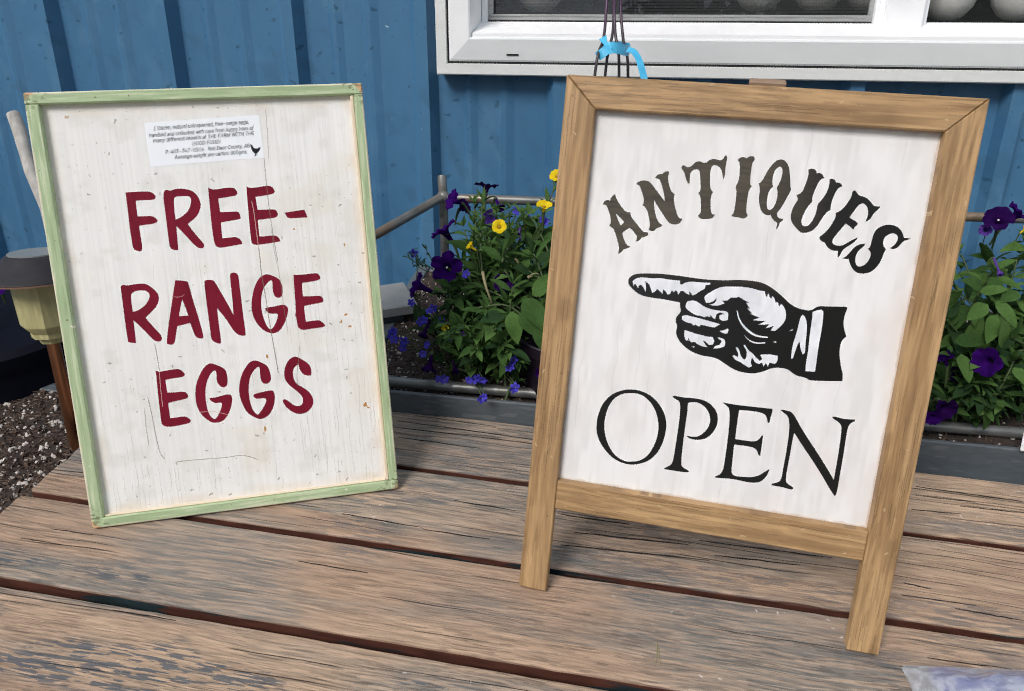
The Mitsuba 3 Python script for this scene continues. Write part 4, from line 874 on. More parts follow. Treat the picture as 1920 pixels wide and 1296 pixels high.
# white tag at the right picture edge
k = thing('plant_tag', 'white plastic tag clipped on the front pipe at the right picture edge', 'tag')
tg = at(1934, 826, 1.055)
scene[k] = mikit.ply(placed(chamfer_box(-0.0115, 0.02, -0.016, 0.016, -0.0012, 0.0012, 0.001), frame_matrix(tg, [0.99, -0.14, 0], [0.06, 0.30, 0.952], np.cross([0.99, -0.14, 0], [0.06, 0.30, 0.952]))), 'white_plastic')

# ------------------------------------------------------------------ the free-range egg sign
egg = thing('egg_sign', 'white painted egg sign in a chipped pale green frame, red lettering', 'sign')
M1 = E1['m']; W1, H1, R1 = 0.368, 0.5074, 0.009


def e1(mesh):
    return placed(mesh, M1)


def bar(x0, x1, y0, y1, z0, z1, c=0.0012, seed=0, along=0):
    """A frame member, cut into pieces along its run so that the edges can wander a little."""
    n = 28; s = np.linspace(0, 1, n); V = []
    for t in s:
        for (p, q) in ((0, 0), (1, 0), (1, 1), (0, 1)):
            if along == 0:
                x, y = x0 + (x1 - x0) * t, (y0, y1)[p]
            else:
                x, y = (x0, x1)[p], y0 + (y1 - y0) * t
            z = (z0, z1)[q]
            V.append((x, y, z))
    return chamfer_box(x0, x1, y0, y1, z0, z1, c)


put(egg, 'backing_panel', e1(chamfer_box(0.010, W1 - 0.008, 0.010, H1 - 0.010, -0.0129, -R1, 0.0004)), 'old_white_paint')
put(egg, 'frame_rail', e1(chamfer_box(0.0, W1, H1 - 0.0128, H1, -0.0131, 0.0, 0.0013)), 'green_paint')
put(egg, 'frame_rail', e1(chamfer_box(0.0, W1, 0.0, 0.0120, -0.0131, 0.0, 0.0013)), 'green_paint')
put(egg, 'frame_stile', e1(chamfer_box(0.0, 0.0140, 0.0121, H1 - 0.0129, -0.0133, -0.0002, 0.0011)), 'green_paint')
put(egg, 'frame_stile', e1(chamfer_box(W1 - 0.0108, W1, 0.0121, H1 - 0.0129, -0.0133, -0.0002, 0.0011)), 'green_paint')
put(egg, 'cream_bead', e1(chamfer_box(W1 - 0.0152, W1 - 0.0109, 0.0125, H1 - 0.0132, -R1 + 0.0001, -0.0020, 0.0011)), 'cream_bead', label='cream bead down the right inside edge of the frame')
put(egg, 'cream_bead', e1(chamfer_box(0.0142, W1 - 0.0154, 0.0122, 0.0140, -R1 + 0.0001, -0.0030, 0.0007)), 'cream_bead', label='cream bead along the bottom inside edge of the frame')
for ch, outer, holes in EGG_LETTERS:
    put(egg, 'letter', e1(extrude_any(letter_shape(outer, holes), -R1 - 0.0002, -R1 + 0.00025)), 'red_paint')


def scratch(pts, w, mat_, z=0.00032):
    P = np.array(pts); w = 0.72 * w; ln = LineString(curve(np.c_[P, np.zeros(len(P))], 8)[:, :2] if len(P) > 2 else P)
    put(egg, 'scratch', e1(extrude_any(ln.buffer(w / 2, cap_style='flat'), -R1 - 0.0002, -R1 + z)), mat_)


def s1(px, py):
    """Where a photograph pixel lies on the egg sign's panel."""
    r = at(px, py, 1.0) - EYE; o = E1['o'] - E1['n'] * R1
    q = EYE + r * (((o - EYE) @ E1['n']) / (r @ E1['n'])) - o
    return q @ E1['u'], q @ E1['v']


SCR = [([(495, 296), (500, 350), (506, 400), (512, 440), (517, 470), (521, 490)], 0.0007, 'crack_dark'), ([(471, 376), (476, 396), (481, 436), (487, 480), (490, 512), (496, 545), (503, 590), (508, 620), (513, 648), (522, 700)], 0.0010, 'crack_dark'),
       ([(509, 430), (514, 470), (522, 505), (526, 530), (532, 575), (540, 625)], 0.0005, 'crack_dark'), ([(290, 645), (295, 670), (299, 695)], 0.0008, 'crack_dark'), ([(299, 697), (301, 725), (305, 763)], 0.0008, 'crack_pale'),
       ([(277, 744), (284, 775), (292, 815), (300, 848), (310, 862)], 0.0007, 'crack_dark'), ([(332, 872), (333, 866), (370, 862), (420, 858), (450, 854), (470, 857), (484, 862)], 0.0008, 'crack_dark'),
       ([(373, 773), (391, 772), (408, 773), (428, 778)], 0.0007, 'crack_pale'), ([(561, 650), (560, 670), (557, 700), (558, 725)], 0.0006, 'crack_dark'), ([(271, 765), (274, 800), (279, 835)], 0.0005, 'crack_dark'),
       ([(322, 553), (330, 557), (340, 556), (346, 552)], 0.0005, 'crack_pale'), ([(472, 378), (476, 398), (481, 436), (485, 465)], 0.0008, 'crack_pale'), ([(498, 205), (502, 260), (503, 300)], 0.0004, 'crack_dark')]
for pts, w, mt in SCR:
    scratch([s1(*p) for p in pts], w, mt, 0.00040 if mt == 'crack_pale' else 0.00034)
for px, py, w, h in ((685, 760, 0.0034, 0.0038), (691, 764, 0.0016, 0.0012), (497, 804, 0.0011, 0.0034), (648, 590, 0.0022, 0.0012), (656, 612, 0.0024, 0.0014), (640, 603, 0.0010, 0.0020), (551, 430, 0.0016, 0.0008), (646, 460, 0.0009, 0.0024), (501, 668, 0.0012, 0.0028)):
    w, h = 2.0 * w, 2.0 * h; u, v = s1(px, py); r2 = np.random.default_rng(int(px)); an = np.linspace(0, 6.28, 11)[:-1]
    put(egg, 'bare_chip', e1(prism(np.stack([u + w / 2 * np.cos(an) * (1 + 0.3 * r2.normal(size=10)), v + h / 2 * np.sin(an) * (1 + 0.3 * r2.normal(size=10))], 1), -R1 - 0.0002, -R1 + 0.00022)), 'bare_spot')
# small printed label
LM = M1 @ frame_matrix([0.1191, 0.4223, -R1], [0.99940, 0.0340, 0], [-0.0052, 0.99998, 0], [0, 0, 1])
LW, LH = 0.1268, 0.0492
lab = put(egg, 'paper_label', placed(chamfer_box(0, LW, 0, LH, -0.0001, 0.00045, 0.0001), LM), 'label_paper', label='white printed paper label near the top of the sign')
for text, base_, wid, mid in (('1 Dozen, natural uninspected, free-range eggs,', 0.18, 0.835, 0.487), ('handled and collected with care from happy hens of', 0.33, 0.92, 0.485), ('many different breeds at THE FARM WITH THE', 0.455, 0.89, 0.497), ('GOOD FOOD!', 0.59, 0.25, 0.51),
                              ('P: 403-347-0516   Red Deer County, AB', 0.735, 0.745, 0.515), ('Average weight per carton: 800gms', 0.87, 0.64, 0.535)):
    tm = meshkit.text_mesh(text, 0.0043, 0.0002, bold=True)
    tm.vertices[:, 0] += tm.vertices[:, 1] * 0.22
    b0, b1 = tm.vertices[:, 0].min(), tm.vertices[:, 0].max()
    tm.vertices[:, 0] = (tm.vertices[:, 0] - (b0 + b1) / 2) * (wid * LW / (b1 - b0)) + mid * LW
    tm.vertices[:, 1] += LH * (1 - base_); tm.vertices[:, 2] += 0.00042
    put(egg, 'paper_label__print_line', placed(tm, LM), 'ink')
hen = letter_shape(HEN_OUTLINE)
put(egg, 'paper_label__hen_emblem', e1(extrude_any(hen, -R1 + 0.0003, -R1 + 0.0008)), 'ink')

# ------------------------------------------------------------------ the antiques sign
ant = thing('antiques_sign', 'brown stained easel sign with ANTIQUES OPEN and a pointing hand', 'sign')
M2 = E2['m']; W2, H2, R2 = 0.3765, 0.5463, 0.012; SW = 0.0305; TH = 0.0170


def e2(mesh):
    return placed(mesh, M2)


def poly_bar(pts, z0, z1, c=0.0011):
    """A board with an outline in the sign's plane and chamfered edges."""
    P = Polygon(pts); I = P.buffer(-c, join_style='mitre')
    A, B = np.array(P.exterior.coords)[:-1], np.array(I.exterior.coords)[:-1]
    V = np.vstack([np.c_[B, np.full(len(B), z0)], np.c_[A, np.full(len(A), z0 + c)], np.c_[A, np.full(len(A), z1 - c)], np.c_[B, np.full(len(B), z1)]])
    return trimesh.convex.convex_hull(V)


put(ant, 'upright', e2(poly_bar([(0, 0.0012), (SW, 0), (SW, H2 - SW), (0, H2 - 0.0003)], -TH, 0)), 'stained_upright')
put(ant, 'upright', e2(poly_bar([(W2 - SW, 0), (W2, 0.0003), (W2, H2 - 0.0003), (W2 - SW, H2 - SW)], -TH, 0)), 'stained_upright')
put(ant, 'top_rail', e2(poly_bar([(0.0004, H2), (SW + 0.0002, H2 - SW + 0.0003), (W2 - SW - 0.0002, H2 - SW + 0.0003), (W2 - 0.0004, H2)], -TH, -0.0003)), 'stained_rail')
put(ant, 'bottom_rail', e2(poly_bar([(SW + 0.0003, 0.0982), (W2 - SW - 0.0003, 0.0982), (W2 - SW - 0.0003, 0.1300), (SW + 0.0003, 0.1300)], -TH, -0.0012)), 'stained_rail')
put(ant, 'face_panel', e2(chamfer_box(SW - 0.004, W2 - SW + 0.004, 0.122, H2 - SW + 0.004, -0.0165, -R2, 0.0003)), 'brushed_white_paint')
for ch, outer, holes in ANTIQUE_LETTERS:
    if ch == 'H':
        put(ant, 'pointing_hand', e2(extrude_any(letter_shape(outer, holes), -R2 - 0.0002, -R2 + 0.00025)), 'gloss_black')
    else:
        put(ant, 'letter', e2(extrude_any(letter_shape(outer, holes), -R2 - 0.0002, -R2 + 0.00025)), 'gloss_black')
for wshape in HAND_WHITES:
    put(ant, 'pointing_hand__highlight', e2(extrude_any(Polygon(smooth_poly(unpack(wshape), 40)).buffer(0), -R2, -R2 + 0.00045)), 'hand_white')
# rear leg with its hinge block
top2 = E2['o'] + E2['u'] * (W2 * 0.5) + E2['v'] * (H2 + 0.0062) - E2['n'] * (TH + 0.004)
foot2 = top2 * 1.0; foot2 = E2['o'] + E2['u'] * (W2 * 0.5) - E2['n'] * 0.0; foot2 = foot2 + np.array([0.055, 0.225, 0]); foot2[2] = -0.0035
vv = top2 - foot2; ln = np.linalg.norm(vv); vv /= ln; uu = E2['u'] - vv * (E2['u'] @ vv); uu /= np.linalg.norm(uu); nn = np.cross(uu, vv)
put(ant, 'rear_leg', placed(chamfer_box(-0.0155, 0.0185, 0.0, ln, -0.012, 0.0, 0.0012), frame_matrix(foot2, uu, vv, nn)), 'hinge_brown')

# ------------------------------------------------------------------ solar path light and the stick
lamp = thing('solar_path_light', 'solar path light, dark cap and cream body on copper pole, beside the egg sign', 'lamp')
ld = 1.10
pbase, ptop = at_z(143, 832, -0.034), at(99, 640, ld)
ax = ptop - pbase; ax /= np.linalg.norm(ax); axx = np.cross([0, 1, 0], ax); axx /= np.linalg.norm(axx); axy = np.cross(ax, axx)
put(lamp, 'pole', tube([pbase - ax * 0.06, pbase, ptop + ax * 0.012], 0.0088, 24), 'copper_pole', smooth=40)
S = ld / FOCAL                                           # metres per pixel there
ctr = at(88, 552, ld + 0.01); lz = np.array([-0.02, 0.19, 1.0]); lz /= np.linalg.norm(lz); lx = np.cross([0, 1, 0], lz); lx /= np.linalg.norm(lx); ly = np.cross(lz, lx)
LMx = frame_matrix(ptop, lx, ly, lz)


def square_loft(prof, blend=1.0, sides=8):
    """Octagonal loft: (half width, z)."""
    an = (np.arange(sides) + 0.5) * 2 * np.pi / sides; V, F = [], []
    for r_, z in prof:
        V += [(r_ * math.cos(t), r_ * math.sin(t), z) for t in an]
    n = len(prof)
    for i in range(n - 1):
        for k_ in range(sides):
            a_, b_ = i * sides + k_, i * sides + (k_ + 1) % sides
            F += [[a_, b_, b_ + sides], [a_, b_ + sides, a_ + sides]]
    V += [(0, 0, prof[0][1]), (0, 0, prof[-1][1])]
    for k_ in range(sides):
        F += [[n * sides, (k_ + 1) % sides, k_], [n * sides + 1, (n - 1) * sides + k_, (n - 1) * sides + (k_ + 1) % sides]]
    return trimesh.Trimesh(np.array(V), np.array(F), process=False)


put(lamp, 'lantern_body', placed(square_loft([(0.0150, 0.0), (0.0158, 0.003), (0.0158, 0.008), (0.0245, 0.009), (0.0252, 0.016), (0.0345, 0.0265), (0.0352, 0.029), (0.0385, 0.085), (0.0390, 0.093)]), LMx), 'lamp_body', smooth=25)
put(lamp, 'cap', placed(lathe([(0.060, 0.0925), (0.0700, 0.0932), (0.0715, 0.0950), (0.0690, 0.0980), (0.0580, 0.1055), (0.0480, 0.1140), (0.0395, 0.1215), (0.0360, 0.1240), (0.0340, 0.1246)], 56), LMx), 'lamp_cap', smooth=35)
put(lamp, 'rim', placed(lathe([(0.0698, 0.0918), (0.0724, 0.0924), (0.0724, 0.0940), (0.0698, 0.0946)], 48), LMx), 'lamp_rim', smooth=35)
put(lamp, 'solar_panel', placed(lathe([(0.0312, 0.1243), (0.0312, 0.1252), (0.0308, 0.1255)], 40), LMx), 'solar_cell', smooth=25)
put(lamp, 'panel_ring', placed(lathe([(0.0315, 0.1243), (0.0340, 0.1243), (0.0337, 0.1262), (0.0315, 0.1262)], 40), LMx), 'lamp_ring', smooth=25)

barrel = thing('shade_barrel', 'added near black barrel standing in for the deep shade behind the solar path light', 'barrel')  # added dark form in place of the deep shade here
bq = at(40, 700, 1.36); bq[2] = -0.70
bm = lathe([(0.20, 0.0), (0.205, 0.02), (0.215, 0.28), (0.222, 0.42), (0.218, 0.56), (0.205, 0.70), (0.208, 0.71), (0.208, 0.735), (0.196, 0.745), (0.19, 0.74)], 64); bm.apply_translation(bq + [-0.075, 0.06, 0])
scene[barrel] = mikit.ply(bm, 'barrel_shade_black', smooth=35)

k = thing('wooden_stick', 'grey weathered stick standing behind the top left corner of the egg sign', 'stick')
sd = 1.24
s0, s1_ = at(24, 214, sd), at(75, 362, sd - 0.01)
sdir = (s1_ - s0) / np.linalg.norm(s1_ - s0)
pts = [s0 + sdir * t for t in np.linspace(0, (s0[2] + 0.06) / -sdir[2], 18)]
pts = [p + 0.0014 * np.array([math.sin(i * 1.7), math.cos(i * 1.3), 0]) for i, p in enumerate(pts)]
scene[k] = mikit.ply(tube(pts, [0.0098 + 0.0008 * math.sin(i * 2.1) for i in range(18)], 14), 'driftwood', smooth=50)

# ------------------------------------------------------------------ wire cage tied with ribbon, behind the antiques sign
cage = thing('wire_plant_cage', 'four dark wire stakes meeting in front of the window, behind the antiques sign', 'plant cage')
tie = at(1152, 95, 1.12)
for (x0, y0, d0), (xm, ym, dm), (x1, y1, d1) in (((1139.5, -20, 1.120), (1132, 70, 1.110), (1115, 143, 1.098)), ((1152.5, -20, 1.135), (1149, 60, 1.125), (1134.5, 143, 1.120)), ((1152, -20, 1.110), (1153.5, 60, 1.118), (1160.7, 143, 1.130)), ((1163.5, -20, 1.125), (1168, 70, 1.128), (1177.6, 143, 1.150))):
    a, b, c = at(x0, y0, d0), at(xm, ym, dm), at(x1, y1, d1)
    low = c + np.array([(c[0] - 0.12) * 0.5, 0.02, 0]); low[2] = 0.01
    put(cage, 'wire', tube(curve([a + (a - b) * 1.8 + np.array([0, 0, 0.10]), a, b, c, (c + low) / 2, low], 6), 0.0021, 10), 'wire_dark', smooth=True)
rb = thing('blue_ribbon', 'bright blue plastic ribbon tied round the wire stakes', 'ribbon')
band = [at(1133, 92, 1.098), at(1143, 89, 1.092), at(1160, 91, 1.098), at(1176, 95, 1.118), at(1180, 92, 1.140), at(1165, 88, 1.150), at(1145, 88, 1.142), at(1130, 92, 1.118), at(1133, 93, 1.0985)]
cb = curve(band, 8); put(rb, 'loop', ribbon_strip(cb, np.tile(-DOWN + 0.10 * RIGHT, (len(cb), 1)), 0.0155), 'blue_ribbon', smooth=30)
cb = curve([at(1130, 70, 1.100), at(1134, 80, 1.094), at(1140, 90, 1.090), at(1130, 98, 1.092), at(1123, 106, 1.096)], 8)
put(rb, 'knot', ribbon_strip(cb, np.array([RIGHT * 0.9 - DOWN * (0.5 - 0.03 * i) for i in range(len(cb))]), np.interp(np.arange(len(cb)), [0, 10, 18, len(cb) - 1], [0.012, 0.006, 0.013, 0.011])), 'blue_ribbon', smooth=30)
cb = curve([at(1176, 93, 1.110), at(1188, 97, 1.106), at(1197, 110, 1.102), at(1203, 128, 1.098), at(1208, 150, 1.096), at(1210, 175, 1.097)], 8)
put(rb, 'tail', ribbon_strip(cb, np.array([RIGHT * min(1, 0.45 + 0.03 * i) - DOWN * max(0.0, 0.8 - 0.05 * i) + FWD * 0.25 for i in range(len(cb))]), 0.0105), 'blue_ribbon', smooth=30)
cb = curve([at(1120.5, 106, 1.0965), at(1128, 101, 1.091), at(1136, 95, 1.0895), at(1146, 92, 1.0905)], 6)
put(rb, 'fold', ribbon_strip(cb, np.tile(-DOWN * 0.8 - 0.5 * RIGHT, (len(cb), 1)), 0.013), 'blue_ribbon', smooth=30)

# ------------------------------------------------------------------ bag and cloth on the table
bc = at_z(1689, 1296, 0.004); tl = at_z(1693, 1243, 0.006); tr = at_z(1925, 1252, 0.006)
bu = (tr - tl); bu[2] = 0; bu /= np.linalg.norm(bu); bv = -np.array([-bu[1], bu[0], 0])
cloth = thing('blue_cloth', 'crumpled blue cloth inside the clear bag at the lower right corner', 'cloth')
co = at_z(1925, 1320, 0.0)
A, B = np.meshgrid(np.linspace(-1, 1, 90), np.linspace(-1, 1, 60), indexing='ij')
rr = np.sqrt(A ** 2 + B ** 2); ed = np.clip(1 - np.maximum(abs(A), abs(B)) ** 4, 0, 1)
q = np.stack([A * 3.0, B * 5.0, A * 0], -1)
hz = 0.001 + ed * (0.004 + 0.008 * (np.abs(meshkit.fbm(q, 4) - 0.5) * 2)) * np.clip(1.3 - rr, 0.15, 1)
oa = 0.080 * (1 + 0.12 * (meshkit.noise(q * 0.8 + 4) - 0.5)); ob = 0.036 * (1 + 0.4 * (meshkit.noise(q * 0.9 + 9) - 0.5))
Pt = co + (A * oa)[..., None] * bu + (B * ob)[..., None] * bv; Pt[..., 2] = hz
Pb = Pt.copy(); Pb[..., 2] = -0.0015
nx, ny = A.shape; F = []
for i in range(nx - 1):
    for j in range(ny - 1):
        q0 = i * ny + j; F += [[q0, q0 + 1, q0 + ny + 1], [q0, q0 + ny + 1, q0 + ny]]
F = np.array(F); N = nx * ny
cm = trimesh.Trimesh(np.vstack([Pt.reshape(-1, 3), Pb.reshape(-1, 3)]), np.vstack([F, F[:, ::-1] + N]), process=False)
if cm.face_normals[:len(F)].mean(0)[2] < 0:
    cm.invert()
scene[cloth] = mikit.ply(cm, 'blue_cloth', smooth=60)
bag = thing('plastic_bag', 'clear crinkled plastic bag lying flat at the lower right corner of the table', 'bag')
for nm, base_z, amp in (('top_film', 0.009, 0.010), ('bottom_film', -0.0020, 0.0)):
    A, B = np.meshgrid(np.linspace(0, 0.30, 90), np.linspace(0, 0.17, 60), indexing='ij')
    P = tl + A[..., None] * bu + B[..., None] * bv
    e_ = np.minimum(np.minimum(A, 0.30 - A), np.minimum(B, 0.17 - B))
    lift = np.clip(e_ / 0.03, 0, 1)
    cl = np.exp(-(((P - co) @ bu) / 0.10) ** 2 - (((P - co) @ bv) / 0.06) ** 2)
    cr = 1 - np.abs(meshkit.fbm(np.stack([A * 30 + B * 12, B * 44, A * 0 + 2], -1), 3) - 0.5) * 4
    P[..., 2] = base_z * (0.3 + 0.7 * lift) + amp * lift * (0.10 + 0.55 * cr + 1.9 * cl) * (1 if amp else 0)
    nx, ny = A.shape; F = []
    for i in range(nx - 1):
        for j in range(ny - 1):
            q0 = i * ny + j; F += [[q0, q0 + 1, q0 + ny + 1], [q0, q0 + ny + 1, q0 + ny]]
    put(bag, nm, trimesh.Trimesh(P.reshape(-1, 3), np.array(F), process=False), 'bag_film', smooth=18)

# ------------------------------------------------------------------ flowers
UPV = -DOWN


def leaf_mesh(l, w, fold, curl, shape, nx=8, ny=5):
    s = np.linspace(0, 1, nx); t = np.linspace(-1, 1, ny)
    prof = np.sin(np.pi * s ** shape) ** 0.85 * w / 2; prof[0] = 0.05 * w; prof[-1] = 0.0
    V = []
    for i in range(nx):
        for j in range(ny):
            x, y = s[i] * l, t[j] * prof[i]
            z = fold * abs(y) - curl * l * s[i] ** 2 + 0.03 * l * math.sin(7 * s[i] + 2 * t[j]) * abs(t[j])
            V.append((x, y, z))
    F = []
    for i in range(nx - 1):
        for j in range(ny - 1):
            a = i * ny + j; F += [[a, a + ny, a + ny + 1], [a, a + ny + 1, a + 1]]
    return trimesh.Trimesh(np.array(V), np.array(F), process=False)


BROAD = [mikit.ply(leaf_mesh(1, w, f, c, sh), None, smooth=True) for w, f, c, sh in ((0.46, 0.35, 0.25, 0.80), (0.52, 0.25, 0.10, 0.75), (0.40, 0.45, 0.40, 0.85), (0.48, 0.30, 0.55, 0.8), (0.36, 0.5, 0.15, 0.9))]
NARROW = [mikit.ply(leaf_mesh(1, w, f, c, sh, 7, 3), None, smooth=True) for w, f, c, sh in ((0.20, 0.5, 0.30, 0.9), (0.26, 0.4, 0.10, 0.85), (0.17, 0.4, 0.5, 0.95))]
NARROW_M = [leaf_mesh(1, w, f, c, sh, 6, 3) for w, f, c, sh in ((0.20, 0.5, 0.30, 0.9), (0.26, 0.4, 0.10, 0.85))]


def leaf_pose(pos, d, up, l):
    d = d / np.linalg.norm(d); n = up - d * (up @ d); n /= max(np.linalg.norm(n), 1e-6); y = np.cross(n, d)
    m = frame_matrix(pos, d * l, y * l, n * l); return m


def stem_path(base, tip, r, sag=0.0, k=14):
    mid = base * 0.5 + tip * 0.5 + np.array([r.normal(0, 0.018), r.normal(0, 0.018), 0.03 + sag])
    return curve([base, mid, tip], k)


def grow(plant, tips, bases, r, leaves, kinds, lsize, every, dens, start=0.25, mats=('leaf_green_0', 'leaf_green_1', 'leaf_green_2'), top_cluster=4, cap=300, up_bias=0.35):
    """Stems from the soil to the tips with leaves in spirals along them."""
    made = 0; spare = []
    for tip in tips:
        base = bases[r.integers(len(bases))] + np.array([r.normal(0, 0.014), r.normal(0, 0.014), 0])
        path = stem_path(base, tip, r)
        put(plant, 'stem', tube(path[::3], np.linspace(0.0022, 0.0012, len(path[::3])), 6), 'stem_green', smooth=True)
        L = np.linalg.norm(np.diff(path, axis=0), axis=1).sum(); n = max(3, int(L * (1 - start) / every)); ang = r.random() * 6.28
        for i in range(n + top_cluster):
            s = min(1.0, start + (1 - start) * (i + 0.5 * r.random()) / n); q = s * (len(path) - 1.001); a = int(q)
            p = path[a] + (path[a + 1] - path[a]) * (q - a); t = path[a + 1] - path[a]; t /= np.linalg.norm(t)
            ang += 2.4 + r.normal(0, 0.35)
            x = np.cross(t, [0.3, 0.2, 0.9]); x /= np.linalg.norm(x); y = np.cross(t, x)
            out = math.cos(ang) * x + math.sin(ang) * y
            d = out * 0.85 + t * (0.40 + (0.5 if i >= n else 0)) + np.array([0, 0, up_bias - 0.2]) + r.normal(0, 0.12, 3)
            size = lsize[0] + (lsize[1] - lsize[0]) * r.random()
            if i >= n:
                size *= 0.55
            if r.random() > dens:
                continue
            m = leaf_pose(p, d, np.array([0, 0, 1.0]) + out * 0.15 - FWD * 0.25 + r.normal(0, 0.2, 3), size)
            mt = mats[r.choice(len(mats), p=(0.5, 0.32, 0.18) if len(mats) == 3 else None)]
            if made < cap:
                put(plant, 'leaf', kinds[r.integers(len(kinds))], mt, to_world=T(m)); made += 1
            else:
                spare.append(placed(NARROW_M[r.integers(2)], m))
    if spare:
        put(plant, 'small_leaves', cat(spare), mats[0], smooth=True, kind='stuff')


def flower_mesh(R, tube_len, lobes=5, ruffle=0.06, cup=0.25, open_=1.0, seed=0, nt=40, deep=0.14):
    """A funnel-shaped corolla that opens along +z."""
    r = np.random.default_rng(seed); V = []
    rings = [(0.13, -1.0), (0.15, -0.75), (0.19, -0.45), (0.25, -0.20), (0.35, -0.03), (0.50, 0.06), (0.68, 0.10), (0.85, 0.09), (1.0, 0.05)]
    ph = r.random() * 6.28
    for q, z in rings:
        for k in range(nt):
            an = k * 2 * np.pi / nt
            w = max(0.0, (q - 0.26) / 0.74)
            rad = q * R * (1 + w * deep * (abs(math.cos(lobes * an / 2)) ** 0.6 * 1.2 - 0.75))
            rad *= open_ if q > 0.22 else 1
            zz = (z * tube_len if z < 0 else z * R) + w * w * R * (cup * (1 - 0.25 * math.cos(lobes * an)) + ruffle * math.sin(lobes * 2 * an + ph) + ruffle * 0.7 * math.sin(3 * an + ph * 2))
            zz += (1 - open_) * w * R * 1.1
            V.append((rad * math.cos(an), rad * math.sin(an), zz))
    F = []
    for i in range(len(rings) - 1):
        for k in range(nt):
            a, b = i * nt + k, i * nt + (k + 1) % nt; F += [[a, b, b + nt], [a, b + nt, a + nt]]
    return trimesh.Trimesh(np.array(V), np.array(F), process=False)


def flower(plant, px, py, depth, face, R_px, mt, throat=None, tube_k=0.9, roll=0.0, label=None, stem_to=None, **kw):
    """face: (right, up, towards the viewer)."""
    tube_k *= 0.62; pos = at(px, py, depth); R = R_px * depth / FOCAL
    z = face[0] * RIGHT + face[1] * UPV - face[2] * FWD; z /= np.linalg.norm(z)
    x = np.cross([0.12, 0.31, 0.94], z); x /= np.linalg.norm(x); y = np.cross(z, x)
    x, y = x * math.cos(roll) + y * math.sin(roll), y * math.cos(roll) - x * math.sin(roll)
    m = frame_matrix(pos, x, y, z)
    key = put(plant, 'flower', placed(flower_mesh(R, R * 2 * tube_k, seed=int(px + py), **kw), m), mt, smooth=True, label=label)
    if throat:
        put('', f'{key}__throat', placed(lathe([(0.02 * R, -0.02 * R), (0.085 * R, 0.0), (0.06 * R, 0.04 * R), (0.01 * R, 0.05 * R)], 10) if throat == 'throat_white' else lathe([(0.02 * R, -0.02 * R), (0.22 * R, 0.0), (0.12 * R, 0.06 * R), (0.01 * R, 0.07 * R)], 12), m), throat, smooth=True)
    # its calyx and stalk
    back = pos - z * R * 2 * tube_k
    end = back - z * R * 0.9 + np.array([0, 0, -0.020]) if stem_to is None else stem_to
    put('', f'{key}__calyx', tube(curve([back + z * R * 0.25, back, (back + end) / 2 + np.array([0, 0, 0.003]), end], 5), np.linspace(0.0034 if R > 0.012 else 0.0012, 0.0012 if R > 0.012 else 0.0006, 16), 7), 'stem_green', smooth=True)
    return key


# ---- pot and plants between the signs
pot = thing('plant_pot', 'dark purple plastic pot half hidden behind the left leg of the antiques sign', 'pot')
pc = at(1050, 712, 1.20); pc[2] = 0.012
pm = lathe([(0.046, 0.0), (0.050, 0.004), (0.060, 0.085), (0.0645, 0.087), (0.066, 0.105), (0.0645, 0.107), (0.060, 0.100), (0.058, 0.085), (0.01, 0.084)], 40); pm.apply_translation(pc)
scene[pot] = mikit.ply(pm, 'pot_plastic', smooth=35)


def spread(poly, n, r, d0, d1, pull=0.0):
    P = Polygon(poly); x0, y0, x1, y1 = P.bounds; out = []
    while len(out) < n:
        q = (x0 + (x1 - x0) * r.random(), y0 + (y1 - y0) * r.random())
        if P.contains(shapely.Point(q)):
            d = d0 + (d1 - d0) * r.random()
            p = at(q[0], q[1], d)
            if p[2] > 0.03:
                out.append(p)
    return out


r = np.random.default_rng(21)
petL = thing('petunia_plant', 'petunia with dark purple flowers in the planter between the two signs', 'flower plant')
bases = [at_z(925, 690, 0.012), at_z(965, 680, 0.012), pc + [0, 0, 0.085], pc + [0.02, 0.02, 0.085]]
tips = spread([(835, 490), (875, 400), (960, 380), (1050, 400), (1060, 460), (1060, 640), (960, 620), (860, 610), (820, 550)], 34, r, 1.12, 1.36)
grow(petL, tips, bases, r, 0, BROAD, (0.024, 0.042), 0.0115, 0.96, start=0.34, cap=298, mats=('leaf_green_0', 'leaf_green_2', 'leaf_green_1'))
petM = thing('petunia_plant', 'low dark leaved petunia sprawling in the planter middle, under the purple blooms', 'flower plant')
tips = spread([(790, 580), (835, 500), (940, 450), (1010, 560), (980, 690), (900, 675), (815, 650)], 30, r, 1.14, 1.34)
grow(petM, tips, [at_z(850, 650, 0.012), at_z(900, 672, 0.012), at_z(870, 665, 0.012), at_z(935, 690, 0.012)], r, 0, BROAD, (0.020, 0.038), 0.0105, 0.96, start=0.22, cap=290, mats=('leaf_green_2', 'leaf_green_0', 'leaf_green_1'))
# large near leaves above the pot
for px, py, d, dirv, l, mt in ((982, 560, 1.10, (0.55, -0.75, 0.35), 0.060, 'leaf_green_0'), (958, 585, 1.11, (0.20, -0.9, 0.3), 0.048, 'leaf_green_1'), (975, 588, 1.10, (0.62, -0.62, 0.35), 0.055, 'leaf_green_0'), (945, 590, 1.12, (-0.7, -0.2, 0.4), 0.040, 'leaf_green_2'),
                               (1000, 555, 1.12, (0.5, 0.55, 0.3), 0.048, 'leaf_green_1'), (930, 600, 1.13, (-0.35, -0.8, 0.3), 0.045, 'leaf_green_1'), (1005, 610, 1.09, (0.4, -0.8, 0.2), 0.050, 'leaf_green_0')):
    dv = dirv[0] * RIGHT + dirv[1] * UPV - dirv[2] * FWD
    put(petL, 'leaf', BROAD[1], mt, to_world=T(leaf_pose(at(px, py, d), dv, UPV * 0.4 - FWD * 0.9, l)))
flower(petL, 912, 350, 1.34, (0.10, 0.93, 0.10), 22, 'petal_dark', tube_k=0.8, cup=0.10, ruffle=0.10)
